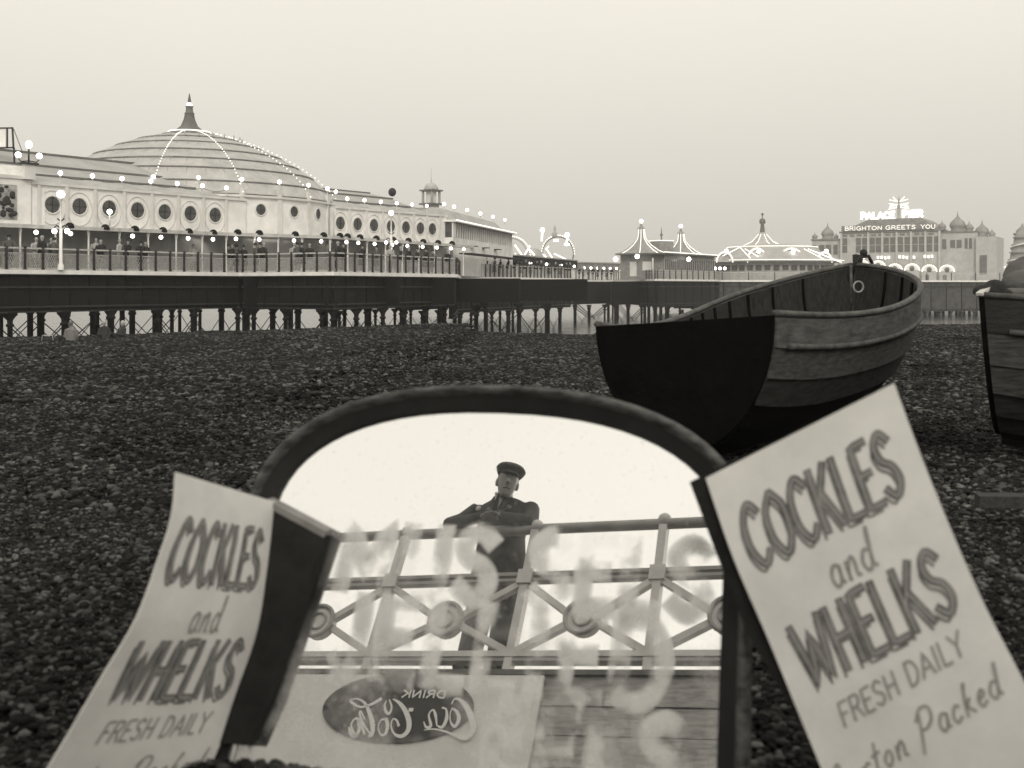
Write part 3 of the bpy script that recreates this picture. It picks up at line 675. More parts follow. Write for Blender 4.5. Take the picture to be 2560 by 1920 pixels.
MB().fbox(T0, 0, TL + 1, .5, 1.6, 3.55, 3.65).build('porch_roof', M_irong, tea)

# fairground ride arches
rd = thing('fairground_ride', (*PP(1390, 150), DT), 'round fairground ride arch outlined with lit lines', 'fairground ride')
def arc_px(cx, cy, rx, ry, a0, a1, Y, n=18): return [V3(cx + rx * math.cos(R(a0 + (a1 - a0) * k / n)), cy - ry * math.sin(R(a0 + (a1 - a0) * k / n)), Y) for k in range(n + 1)]
MB().tube(arc_px(1395, 634, 39, 42, -20, 200, 150), .09, 6).build('arch', M_rooft, rd)
b = MB()
for p in arc_px(1395, 634, 41, 46, 0, 180, 149.8, 22): b.ball(p, .1, 6)
b.build('bulb_string', M_bulb, rd)
for (x0, y0, x1, y1) in ((1365, 620, 1382, 647), (1360, 636, 1368, 648), (1385, 634, 1415, 648), (1372, 615, 1364, 624), (1352, 632, 1368, 646)): MB().beam(V3(x0, y0, 149), V3(x1, y1, 149), .16, .16).build('lit_spoke', M_bulb, rd)
for (x, y) in ((1356, 575), (1418, 587)):
    MB().tube([V3(x, y + 4, 150), V3(x - 2, y + 28, 150)], .16, 6).build('lit_column', M_bulb, rd); MB().ball(V3(x, y, 150), .32, 8).build('globe_lamp', M_globe, rd)
MB().lathe(V3(1387, 592, 150), [(.35, 0), (.5, .3), (.15, .7), (.2, 1.0), (.03, 1.6)], 8).build('finial', M_roof, rd)
MB().box(V3(1390, 601, 149.9), (.7, .2, .35)).build('lit_plaque', M_bulb, rd); MB().box(V3(1417, 611, 149.9), (.75, .2, .3)).build('lit_plaque', M_bulb, rd)
rd2 = thing('slide_ride', (*PP(1300, 140), DT), 'half-arch ride leaning off the tea room with a lit slide bar', 'fairground ride')
MB().tube(arc_px(1276, 643, 44, 48, 5, 88, 140), .1, 6).build('arch', M_roof, rd2)
b = MB()
for p in arc_px(1279, 641, 47, 50, 5, 88, 139.8, 12): b.ball(p, .1, 6)
b.build('bulb_string', M_bulb, rd2)
for (x0, y0, x1, y1) in ((1287, 612, 1307, 641), (1310, 640, 1325, 614), (1325, 625, 1345, 648), (1280, 643, 1290, 634)): MB().beam(V3(x0, y0, 140), V3(x1, y1, 140), .2, .2).build('lit_slide', M_bulb, rd2)
MB().lathe(V3(1335, 648, 141), [(1.3, 0), (1.1, .6), (.8, 1.1), (.5, 1.3), (0, 1.4)], 9).build('canvas_mound', M_roof, rd2)
# low stalls with dark fascia along the deck
for k, (x0, x1, Y0, Y1, lab) in enumerate(((1276, 1428, 124, 152, 'long low stall with a dark fascia under the fairground arch'), (1436, 1548, 162, 170, 'low dark-roofed shelter left of the twin-spired kiosk'))):
    fr = Fr(PP(x0, Y0), Vector(PP(x1, Y1)) - Vector(PP(x0, Y0))); L = fr.at(x1)
    t = thing('promenade_stall', fr.p(0, 0, DT), lab, 'stall', 'low stalls on the pier')
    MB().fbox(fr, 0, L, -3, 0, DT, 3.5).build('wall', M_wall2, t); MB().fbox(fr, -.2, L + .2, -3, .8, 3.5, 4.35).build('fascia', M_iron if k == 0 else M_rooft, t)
    MB().fbox(fr, -.3, L + .3, -3.2, .9, 4.35, 4.5).build('roof', M_roof, t)
    for q in range(4 if k == 0 else 7): globe(t, fr.p(L * (q + .6) / (4 if k == 0 else 7), 1.1, 3.62), 1.35, False)

# twin-spired kiosk
K0 = PP(1551, 139); K1 = PP(1660, 136); K2 = PP(1787, 150)
kio = thing('twin_spired_kiosk', (*K0, DT), 'grey pier kiosk with two concave roofs ending in lit spires', 'building')
def wallq(p, q, z0, z1, th, name, m, par):
    fr = Fr(p, Vector(q) - Vector(p)); L = (Vector(q) - Vector(p)).length; MB().fbox(fr, 0, L, -th, 0, z0, z1).build(name, m, par); return fr, L
f1, l1 = wallq(K0, K1, DT, 4.85, .3, 'side_wall', mat('grey_boarding', .26, .8, .2, 2), kio)
f2, l2 = wallq(K1, K2, DT, 4.85, .3, 'front_wall', mat('pale_boarding', .42, .8, .15, 2), kio)
k = .3
while k < l2 - .3: MB().fbox(f2, k, k + .32, .0, .05, 2.9, 4.3).build('window', M_glass, kio); k += .62
for k, (a0, a1, z0, z1) in enumerate(((1.3, 2.2, 2.2, 4.0), (3.0, 4.2, 2.9, 4.0))): MB().fbox(f1, a0, a1, .0, .05, z0, z1).build('window', M_trim, kio)
backc = Vector(K1) + (Vector(K0) - Vector(K1)) * .55 + (Vector(K2) - Vector(K1)) * .5
cenL = Vector(PP(1603, 141)); cenR = Vector(PP(1702, 147))
eav = [Vector(PP(1538, 138)), Vector(PP(1662, 134.5)), Vector(PP(1793, 149)), Vector(PP(1700, 158)), Vector(PP(1600, 152))]
b = MB(); b.add([(p.x, p.y, 4.85) for p in eav] + [(p.x, p.y, 5.02) for p in eav], [(4, 3, 2, 1, 0)] + [(k, (k + 1) % 5, 5 + (k + 1) % 5, 5 + k) for k in range(5)] + [(5, 6, 7, 8, 9)]); b.build('eaves', M_rooft, kio)
for cen, zt, ww in ((cenL, 9.0, 3.0), (cenR, 8.7, 2.8)):
    rf = MB().lathe((cen.x, cen.y, 5.02), [(ww * 1.05, 0), (ww * .72, .45), (ww * .42, 1.1), (ww * .2, 1.85), (.42, 2.3), (.5, 2.35), (.36, 2.5), (.34, zt - 5.9), (.5, zt - 5.85), (.2, zt - 5.5), (.04, zt - 4.9)], 8, rot=R(35), smooth=False).build('spire_roof', mat('kiosk_roof', .30, .7, .2, 2), kio)
    for t in (R(35 + 180), R(35 + 225), R(35 + 270), R(35 + 315)):
        MB().tube([(cen.x + r * math.cos(t) * 1.01, cen.y + r * math.sin(t) * 1.01, 5.06 + z) for r, z in ((ww * 1.05, 0), (ww * .72, .45), (ww * .42, 1.1), (ww * .2, 1.85), (.46, 2.4), (.4, zt - 5.9))], .045, 5).build('lit_ridge', M_bulb, rf)
    MB().ball((cen.x, cen.y, zt + .15), .26, 8).build('globe_lamp', M_globe, kio)
mc = (cenL + cenR) / 2
MB().box((mc.x, mc.y, 5.9), (2.2, 2.2, 1.7), (Vector((.85, .5, 0)), Vector((-.5, .85, 0)), Vector((0, 0, 1)))).build('middle_roof', MATS['kiosk_roof'], kio)
MB().box((mc.x, mc.y, 6.8), (2.3, 2.3, .08), (Vector((.85, .5, 0)), Vector((-.5, .85, 0)), Vector((0, 0, 1)))).build('lit_edge', M_bulb, kio)
MB().lathe((mc.x, mc.y, 6.84), [(.12, 0), (.1, .6), (.25, .7), (.08, .9), (.02, 1.7)], 7).build('finial', M_rooft, kio)
MB().beam((eav[1].x, eav[1].y, 5.1), (eav[2].x, eav[2].y, 5.1), .12, .1).build('lit_edge', M_bulb, kio)
for px, py, Y in ((1593, 641, 136.5), (1539, 648, 137), (1722, 648, 140)): MB().ball(V3(px, py, Y), .3, 8).build('globe_lamp', M_globe, kio)
MB().tube([V3(1632, 645, 135.5), V3(1632, 700, 135.5)], .1, 6).build('corner_post', M_wall2, kio)

# round pavilion with tent roof
RC = Vector(PP(1930, 205)); rpv = thing('round_pavilion', (RC.x, RC.y, DT), 'round pavilion with a tent roof and arches outlined in bulbs', 'building')
MB().lathe((RC.x, RC.y, 0), [(11, DT), (11, 5.3)], 20, smooth=False).build('wall', mat('pavilion_wall', .40, .8, .15, 1), rpv)
for k in range(20):
    t = math.atan2(-RC.y, -RC.x) + R(-80 + 160 * (k + .5) / 20); MB().box((RC.x + 11 * math.cos(t), RC.y + 11 * math.sin(t), 4.2), (1.0, .15, .9), (Vector((-math.sin(t), math.cos(t), 0)), Vector((math.cos(t), math.sin(t), 0)), Vector((0, 0, 1)))).build('window', M_glass, rpv)
MB().lathe((RC.x, RC.y, 0), [(12.6, 5.3), (12.6, 5.5), (8.6, 7.3), (8.0, 8.0), (8.0, 8.1), (3.4, 8.6)], 20, smooth=False).build('lower_roof', M_roof, rpv)
ac = Vector(PP(1906, 205))
MB().lathe((ac.x, ac.y, 0), [(4.2, 8.0), (2.0, 9.0), (.75, 10.4), (.5, 10.8)], 12, smooth=False).build('tent_roof', mat('tent_canvas', .45, .8, .1, 1), rpv)
MB().lathe((ac.x, ac.y, 0), [(.5, 10.6), (.35, 12.0), (.3, 12.3), (.6, 12.6), (.5, 13.2), (.1, 13.4), (.08, 13.9), (.3, 14.1), (.05, 14.4)], 8).build('finial', M_rooft, rpv)
b = MB()
for k in range(8):
    t = 2 * math.pi * k / 8 + .2; b.tube([(ac.x + r * math.cos(t), ac.y + r * math.sin(t), z + .08) for r, z in ((4.2, 8.05), (2.0, 9.05), (.75, 10.4))], .055, 5)
b.build('lit_ridge', M_bulb, rpv)
b = MB(); b.lathe((RC.x, RC.y, 0), [(12.65, 5.5), (12.75, 5.5), (12.75, 5.6), (12.65, 5.6)], 32); b.lathe((RC.x, RC.y, 0), [(8.1, 8.0), (8.15, 8.0), (8.15, 8.12), (8.1, 8.12)], 32); b.build('lit_edge', M_bulb, rpv)
for cx_, r_ in ((1893, 24), (1979, 30), (1812, 20), (2062, 18)):
    Y = 196; b = MB(); pts_ = arc_px(cx_, 655, r_, 34 if r_ > 22 else 24, 0, 180, Y, 14)
    MB().tube([p + Vector((0, .3, 0)) for p in pts_], .25, 6).build('arch', M_wall, rpv)
    for p in pts_: b.ball(p, .12, 6)
    b.build('bulb_string', M_bulb, rpv)
    MB().ball(V3(cx_ + 4, 628, Y - 1), .38, 8).build('globe_lamp', M_globe, rpv)
    gb = MB().add([V3(cx_ - r_, 655, Y + .6)] + [p + Vector((0, .6, 0)) for p in pts_][::-1] + [V3(cx_ + r_, 655, Y + .6)], [tuple(range(17))]); gb.build('gable', mat('gable_paint', .5, .8, .1, 1), rpv)
for (x0, y0, x1, y1) in ((1862, 622, 1916, 653), (2010, 622, 2060, 648), (2040, 630, 2105, 656), (2020, 622, 2100, 655), (1806, 640, 1850, 618), (1850, 618, 1880, 650)): MB().beam(V3(x0, y0, 195), V3(x1, y1, 195), .14, .14).build('lit_beam', M_bulb, rpv)
for x in (1788, 1800, 1812): MB().ball(V3(x, 671, 180), .26, 8).build('globe_lamp', M_globe, rpv)

# theatre at the pier head
H0 = Vector(PP(2102, 240)); HD = Vector((.857, -.515)).normalized(); TH = Fr(H0, HD); th = thing('theatre', (H0.x, H0.y, DT), 'large pale theatre with tall paired windows and onion domes at the pier head', 'theatre')
TW = TH.at(2349); zt = 12.3
M_thw = mat('theatre_wall', .5, .8, .12, .8); M_thd = mat('theatre_hazed_trim', .24, .8, .2, 1); M_thg = mat('theatre_hazed_glass', .17, .4, .2, 1)  # trim and glass lightened to imitate haze over the theatre
def thz(py, Y=235): return EYE - (py - 715) / F * Y
MB().fbox(TH, 0, TW, -14, 0, DT, zt).build('main_wall', M_thw, th)
MB().fbox(TH, -.3, TW + .3, -14.2, .35, zt, zt + .35).build('cornice', M_thd, th)
wn_ = [2112, 2124, 2142, 2154, 2182, 2195, 2210, 2222, 2236, 2248, 2268, 2283, 2300, 2320, 2338]
for px in (2112, 2146, 2162, 2181, 2196, 2216, 2232, 2251, 2268, 2288, 2304, 2324, 2342):
    a = TH.at(px); w = MB().fbox(TH, a - .52, a + .52, .02, .08, 8.1, 11.2).build('window', M_thg, th)
    MB().fbox(TH, a - .52, a + .52, .09, .13, 9.6, 9.7).build('glazing_bar', M_thw, w)
for px in (2104, 2171, 2206, 2242, 2278, 2314, 2349): a = TH.at(px); MB().fbox(TH, a - .2, a + .2, .02, .32, DT, zt).build('pilaster', mat('theatre_pilaster', .55, .8, .1, 1), th)
b = MB()
for px in range(2112, 2345, 18): a = TH.at(px); b.fbox(TH, a - .5, a + .5, .02, .1, 11.55, 11.95)
b.build('frieze_panel', M_thd, th)
b = MB(); b.fbox(TH, .3, TW - 1, .36, .6, zt + .35, zt + 1.5); b.build('sign_board', M_thd, th)
prof = [(0, zt + .36), (5, zt + 2.6), (5.4, zt + 2.75), (TW - 4, zt + 2.9), (TW - 3.4, zt + 2.6), (TW, zt + .36)]
b = MB(); vs = [TH.p(a, -1, z) for a, z in prof] + [TH.p(a, -13, z) for a, z in prof]; n = len(prof)
b.add(vs, [tuple(range(n)), tuple(range(n, 2 * n))[::-1]] + [(k, n + k, n + (k + 1) % n, (k + 1) % n) for k in range(n)]); fixn(b.build('roof', mat('theatre_hazed_roof', .3, .8, .2, 1), th))  # roof colour lightened for haze as well
def thm(d): return lambda x, y: TH.p(x, d, y)
a_, c_ = TH.at(2108, .6), TH.at(2316, .6)
for nm, txt, x0, x1 in (('sign_letters', 'BRIGHTON', TH.at(2112, .6), TH.at(2205, .6)), ('sign_letters', 'GREETS', TH.at(2214, .6), TH.at(2289, .6)), ('sign_letters', 'YOU', TH.at(2302, .6), TH.at(2338, .6))):
    b = MB()
    for st in text_strokes(txt, x0, zt + .52, x1, .8): ribbon(b, st, .17, thm(.64))
    b.build(nm, M_neon, th)
for txt, x0, x1, z0 in (('PALACE', TH.at(2152, -2), TH.at(2236, -2), zt + 3.0), ('PIER', TH.at(2256, -2), TH.at(2306, -2), zt + 3.15)):
    b = MB()
    for st in text_strokes(txt, x0, z0, x1, 1.35): ribbon(b, st, .5, thm(-2)); ribbon(b, st, .5, thm(-2.12))
    b.build('roof_letters', M_bulb, th)
b = MB()
for px in (2152, 2200, 2256, 2306): a = TH.at(px, -2); b.fbox(TH, a - .05, a + .05, -2.3, -2.2, zt + 2.5, zt + 4.3)
b.build('letter_frame', M_thd, th)
# lit crest over the roof
cp = TH.at(2247, -2); b = MB(); b.fbox(TH, cp - .35, cp + .35, -2.3, -1.9, zt + 2.8, zt + 4.9); b.build('crest_post', M_thw, th)
b = MB(); zc = zt + 5.6
for sg in (-1, 1):
    for (pa, pz, qa, qz) in ((.2, .9, 1.9, 1.3), (.2, .2, 2.0, .5), (.3, .9, 1.2, 1.9), (.3, -.3, 2.1, -.7), (.3, .3, 1.9, -.4)):
        b.beam(TH.p(cp + sg * pa, -2, zc + pz), TH.p(cp + sg * qa, -2, zc + qz), .16, .16)
    b.tube([TH.p(cp + sg * (1.1 + .8 * math.cos(t)), -2, zc - .5 + .8 * math.sin(t)) for t in np.linspace(0, math.pi, 8)], .09, 5)
b.build('lit_crest', M_bulb, th)
MB().lathe(TH.p(cp, -2.1, zt + 4.9), [(.3, 0), (.45, .5), (.2, 1.2), (.25, 1.7), (.05, 2.6)], 8).build('crest_finial', M_roof, th)
# wings with onion domes
WL = TH.at(2027)
MB().fbox(TH, WL, -.05, -12, -.8, DT, 10.9).build('left_wing', M_thw, th); MB().fbox(TH, WL - .2, 0, -12, -.55, 10.9, 11.2).build('wing_cornice', M_thd, th)
WR = TH.at(2440); WR2 = TH.at(2492)
MB().fbox(TH, TW + .05, WR, -12, -.5, DT, 11.9).build('right_wing', M_thw, th); MB().fbox(TH, TW, WR + .1, -12, -.3, 11.9, 12.15).build('wing_cornice', M_thd, th)
MB().fbox(TH, WR + .05, WR2, -10, .4, DT, 10.9).build('end_tower', mat('end_tower_wall', .5, .8, .1, 1), th)
MB().fbox(TH, TH.at(2450), TH.at(2468), .42, .5, 3.4, 7.2).build('tower_door', M_thg, th)
for x0, x1, z0, z1, d in ((2032, 2040, 7.6, 9.9, -.8), (2048, 2078, 7.8, 9.9, -.8), (2084, 2094, 7.8, 9.9, -.8), (2356, 2366, 8.6, 10.6, -.5), (2376, 2404, 8.8, 10.4, -.5), (2412, 2430, 8.6, 10.7, -.5)):
    w = MB().fbox(TH, TH.at(x0, d), TH.at(x1, d), d + .02, d + .1, z0, z1).build('window', M_thg, th)
    if x1 - x0 > 15: MB().fbox(TH, (TH.at(x0, d) + TH.at(x1, d)) / 2 - .12, (TH.at(x0, d) + TH.at(x1, d)) / 2 + .12, d + .11, d + .15, z0, z1).build('glazing_bar', M_thw, w)
onion = [(1.25, 0), (1.3, .25), (1.05, .5), (1.35, .95), (1.4, 1.3), (1.15, 1.85), (.6, 2.35), (.22, 2.75), (.08, 3.3), (.02, 3.8)]
for px, z, s, d in ((2069, 11.2, 1.0, -4), (2394, 12.15, 1.15, -4), (2423, 12.15, .65, -4), (2455, 10.9, 1.0, -4), (2037, 11.2, .45, -2), (2090, 11.2, .4, -2), (2355, 12.5, .6, -2), (2480, 10.9, .5, -3)):
    p = TH.p(TH.at(px, d), d, z); MB().lathe(p, [(r * s, q * s) for r, q in onion], 12).build('onion_dome', mat('onion_dome_lead', .3, .7, .2, 1), th)
b = MB(); rl = random.Random(5)
for px in range(2105, 2345, 9):
    if rl.random() < .6: a = TH.at(px, .4); b.box(TH.p(a, .4, 7.0 + rl.uniform(-.1, .1)), (.45, .1, .6), TH.ax())
b.build('lit_panel', M_bulb, th)
# bright booths at the foot of the theatre
for k, px in enumerate((2150, 2190, 2232, 2275, 2318, 2362, 2405, 2446, 2483, 2512)):
    Y = 222 + k * 1.5; c = V3(px, 700, Y); w = 1.5
    t = thing('fairground_booth', (c.x, c.y, DT), '%s lit fairground booth with a rounded gable before the theatre' % ('first', 'second', 'third', 'fourth', 'fifth', 'sixth', 'seventh', 'eighth', 'ninth', 'tenth')[k], 'booth', 'lit booths before the theatre')
    hh = rl.uniform(2.0, 3.0)
    MB().box((c.x, c.y, DT + hh / 2), (w * 2, 2, hh)).build('booth_wall', MATS['gable_paint'], t)
    n = 12; pts_ = [Vector((c.x + w * math.cos(math.pi * q / n), c.y - 1.1, DT + hh + w * .85 * math.sin(math.pi * q / n))) for q in range(n + 1)]
    MB().add(pts_, [tuple(range(n + 1))]).build('gable', M_white, t)
    b = MB()
    for p in pts_: b.ball(p + Vector((0, -.1, 0)), .15, 6)
    b.build('bulb_string', M_bulb, t)
    b = MB(); b.ball((c.x, c.y - 1.15, DT + hh + w * .25), w * .36, 8, (1, .2, 1)); b.box((c.x - .4, c.y - 1.03, DT + hh * .45), (w * .5, .06, hh * .5)); b.build('dark_opening', M_thg, t)
# helter-skelter at the right edge
hx, hy = PP(2556, 300); hs = thing('helter_skelter', (hx, hy, DT), 'tapering tiered helter-skelter tower beyond the theatre at the edge of view', 'tower')
pr = []; r = 4.4; z = DT
for k in range(7): pr += [(r + .45, z), (r + .45, z + .35), (r, z + .4), (r - .25, z + 1.95)]; r -= .42; z += 2.0
pr += [(.4, z + 1.2), (.1, z + 2)]
MB().lathe((hx, hy, 0), pr, 16).build('tower_body', mat('tower_paint', .3, .8, .2, 1), hs)
b = MB(); b.tube([(hx + (4.9 - 2.9 * t) * math.cos(t * 22), hy + (4.9 - 2.9 * t) * math.sin(t * 22), DT + 13.5 * t) for t in np.linspace(0, 1, 90)], .22, 6); b.build('slide', M_wall, hs)

# ------------------------------------------------------------------ people on the pier (small in the picture)
def small_person(coat, skin, hat, skirt, nm, lean=0.0):
    """standing figure about 1.7 m: one body mesh with the coat as its child"""
    b = MB()
    for s in (-1, 1): b.tube([(.09 * s, 0, .02), (.1 * s, 0, .45), (.09 * s, 0, .88)], [.05, .06, .08], 6)
    b.loft([((0, 0, .85), (.16, 0, 0), (0, .1, 0)), ((0, 0, 1.1), (.15, 0, 0), (0, .1, 0)), ((0, lean, 1.38), (.2, 0, 0), (0, .1, 0)), ((0, lean, 1.46), (.07, 0, 0), (0, .06, 0)), ((0, lean, 1.52), (.055, 0, 0), (0, .055, 0)), ((0, lean + .01, 1.58), (.08, 0, 0), (0, .1, 0)), ((0, lean + .01, 1.66), (.085, 0, 0), (0, .105, 0)), ((0, lean, 1.73), (.05, 0, 0), (0, .06, 0))], 10)
    for s in (-1, 1): b.tube([(.2 * s, lean, 1.37), (.27 * s, lean * .6, 1.12), (.2 * s, lean * .6 - .22, 1.08)], [.055, .045, .035], 6)
    body = b.mesh(nm + '_body', m=skin)
    c = MB(); lo = .45 if skirt else .8
    c.loft([((0, 0, lo), (.23 if skirt else .19, 0, 0), (0, .17, 0)), ((0, 0, 1.08), (.18, 0, 0), (0, .125, 0)), ((0, lean, 1.36), (.235, 0, 0), (0, .13, 0)), ((0, lean, 1.47), (.1, 0, 0), (0, .085, 0))], 10)
    for s in (-1, 1): c.tube([(.2 * s, lean, 1.4), (.29 * s, lean * .6, 1.12), (.2 * s, lean * .6 - .18, 1.08)], [.08, .065, .055], 6)
    cm = c.mesh(nm + '_coat', m=coat); hm = None
    if hat:
        hm = MB().lathe((0, lean, 1.66), [(.13, 0), (.13, .02), (.095, .03), (.085, .12), (.0, .13)] if hat == 1 else [(.1, -.06), (.105, .02), (.07, .09), (0, .1)], 10).mesh(nm + '_hat', m=M_coatd)
    return body, cm, hm
M_coatd = mat('dark_coat', .03, .9, .2, 8); M_coatm = mat('grey_coat', .10, .9, .2, 8); M_coatl = mat('pale_coat', .40, .9, .15, 8); M_skin = mat('skin', .32, .6, .08, 10)
KP = [('dark coat', small_person(M_coatd, M_skin, 0, False, 'a', -.06)), ('coat and brimmed hat', small_person(M_coatd, M_skin, 1, False, 'b', -.12)), ('grey coat', small_person(M_coatm, M_skin, 2, True, 'c', -.04)), ('pale coat', small_person(M_coatl, M_skin, 0, True, 'd', -.02)), ('long dark coat', small_person(M_coatd, M_skin, 2, True, 'e', -.1))]
rp = random.Random(21)
def place_person(x, y, rz, kind, label, group):
    lab, (bm_, cm, hm) = KP[kind]; o = bpy.data.objects.new('person', bm_); COL.objects.link(o); o.location = (x, y, DT); o.rotation_euler = (0, 0, rz); s = rp.uniform(.94, 1.04); o.scale = (s, s, s)
    o['label'] = label; o['category'] = 'person'; o['group'] = group
    for nm, me_ in (('coat', cm), ('hat', hm)):
        if me_: q = bpy.data.objects.new(nm, me_); COL.objects.link(q); q.parent = o
    return o
ordn = ('first', 'second', 'third', 'fourth', 'fifth', 'sixth', 'seventh', 'eighth', 'ninth', 'tenth', 'eleventh', 'twelfth', 'thirteenth', 'fourteenth', 'fifteenth', 'sixteenth', 'seventeenth', 'eighteenth', 'nineteenth', 'twentieth', 'twenty-first', 'twenty-second', 'twenty-third', 'twenty-fourth')
crowd = {1: ([(22, 2), (90, 3), (103, 0), (128, 3), (135, 2), (240, 3), (251, 0), (298, 3), (315, 1), (352, 4), (362, 0), (483, 3), (566, 1), (578, 0), (590, 2)], 'from the left below the near arcade'),
         2: ([(612, 4), (640, 2), (655, 1), (662, 0), (736, 3), (745, 2), (758, 4), (775, 0)], 'from the left below the dome'),
         3: ([(842, 0), (855, 1), (903, 4), (940, 2), (975, 3), (1000, 0), (1020, 0), (1040, 1), (1062, 4), (1080, 2), (1118, 0)], 'from the left below the second arcade'),
         5: ([(1164, 2), (1183, 1), (1188, 0), (1201, 0), (1213, 4), (1236, 2), (1250, 0), (1268, 1), (1285, 0), (1300, 4), (1313, 0), (1326, 2), (1340, 1), (1352, 0), (1372, 4), (1388, 0), (1401, 2), (1414, 1), (1424, 0)], 'from the left beyond the turret'),
         7: ([(1448, 0), (1458, 2), (1470, 1), (1482, 0), (1494, 4), (1505, 0), (1516, 2), (1528, 1)], 'from the left before the kiosk')}
for si, (lst, where) in crowd.items():
    fr, L = SEG[si]
    for k, (px, kd) in enumerate(lst):
        dd = -.38 - (rp.random() * .5 if kd == 3 else 0); a = fr.at(px, dd); p = fr.p(a, dd, DT)
        place_person(p.x, p.y, math.atan2(fr.n.y, fr.n.x) + math.pi / 2 + rp.uniform(-.5, .5), kd, '%s person %s, %s' % (ordn[k], where, KP[kd][0]), 'people ' + where)

# ------------------------------------------------------------------ soft bodies: shapes fused into one skin
def fused(mb, name, m, parent=None, voxel=.01, smooth=4, **kw):
    me = mb.mesh(name); o = bpy.data.objects.new('tmp', me); COL.objects.link(o)
    r = o.modifiers.new('r', 'REMESH'); r.mode = 'VOXEL'; r.voxel_size = voxel; r.use_smooth_shade = True
    s = o.modifiers.new('s', 'SMOOTH'); s.iterations = smooth; s.factor = .5
    dg = bpy.context.evaluated_depsgraph_get(); ev = o.evaluated_get(dg); me2 = bpy.data.meshes.new_from_object(ev); me2.name = name
    bpy.data.objects.remove(o); me2.materials.clear(); me2.materials.append(m)
    me2.polygons.foreach_set('use_smooth', [True] * len(me2.polygons))
    off = wpos(parent) if parent else Vector((0, 0, 0)); me2.transform(Matrix.Translation(-off))
    q = bpy.data.objects.new(name, me2); COL.objects.link(q)
    if parent is not None: q.parent = parent
    for k, v in kw.items(): q[k] = v
    return q
# sitters on the crest of the beach
def sitter(px, Y, rz, coat, label, lean):
    x, y = PP(px, Y); z = beach_z(x, y); t = thing('person', (x, y, z), label, 'person', 'people sitting on the crest of the beach')
    rot = Matrix.Rotation(rz, 4, 'Z'); T = lambda p: rot @ Vector(p) + Vector((x, y, z))
    b = MB(); hx_ = -math.sin(lean) * .6; hz = .12 + math.cos(lean) * .62
    b.tube([T((0, 0, .1)), T((hx_ * .5, 0, .1 + (hz - .1) * .5)), T((hx_, 0, hz))], [.13, .13, .07], 8)
    b.ball(T((hx_ - .01, 0, hz + .15)), .105, 10, (1, .85, 1.15))
    for s in (-1, 1):
        b.tube([T((.02, .1 * s, .1)), T((.42, .12 * s, .42)), T((.72, .12 * s, .05)), T((.86, .12 * s, .06))], [.09, .07, .05, .04], 8)
        b.tube([T((hx_, .16 * s, hz - .08)), T((hx_ + .08, .24 * s, hz - .35)), T((.3, .14 * s, .4))], [.05, .04, .035], 7)
    fused(b, 'body', M_skin, t, .02, 2)
    c = MB(); c.loft([(T((0, 0, .05)), rot @ Vector((.18, 0, 0)), rot @ Vector((0, .22, 0))), (T((hx_ * .5, 0, .1 + (hz - .1) * .5)), rot @ Vector((.16, 0, 0)), rot @ Vector((0, .22, 0))), (T((hx_, 0, hz - .06)), rot @ Vector((.12, 0, 0)), rot @ Vector((0, .22, 0))), (T((hx_, 0, hz + .03)), rot @ Vector((.07, 0, 0)), rot @ Vector((0, .08, 0)))], 12)
    for s in (-1, 1):
        c.tube([T((hx_, .17 * s, hz - .06)), T((hx_ + .07, .26 * s, hz - .35)), T((.25, .15 * s, .4))], [.075, .065, .05], 8)
        c.tube([T((0, .1 * s, .12)), T((.42, .12 * s, .44)), T((.66, .12 * s, .12))], [.12, .09, .075], 8)
    fused(c, 'clothes', coat, t, .025, 2)
    MB().ball(T((hx_ - .03, 0, hz + .19)), .11, 10, (1, .9, .95)).build('hair', M_coatm if coat != M_coatd else M_coatl, t)
    return t
sitter(178, 47.5, R(100), mat('fawn_coat', .2, .9, .15, 8), 'person in a pale coat sitting alone on the beach crest', .15)
sitter(262, 48.5, R(-60), M_coatd, 'person in black, the left one of a couple on the beach crest', .25)
sitter(293, 48.3, R(-125), M_coatd, 'person in black, the right one of a couple on the beach crest', .45)
x, y = PP(123, 46.5); z = beach_z(x, y); bg_ = thing('holdall', (x, y, z), 'dark holdall with a pale handle lying on the beach crest', 'bag')
fused(MB().box((x, y, z + .16), (.62, .34, .3)), 'bag_body', M_coatd, bg_, .03, 8); MB().tube([(x - .24, y - .18, z + .2), (x - .2, y - .18, z + .42), (x + .2, y - .18, z + .42), (x + .24, y - .18, z + .2)], .02, 6).build('handle', M_coatl, bg_)

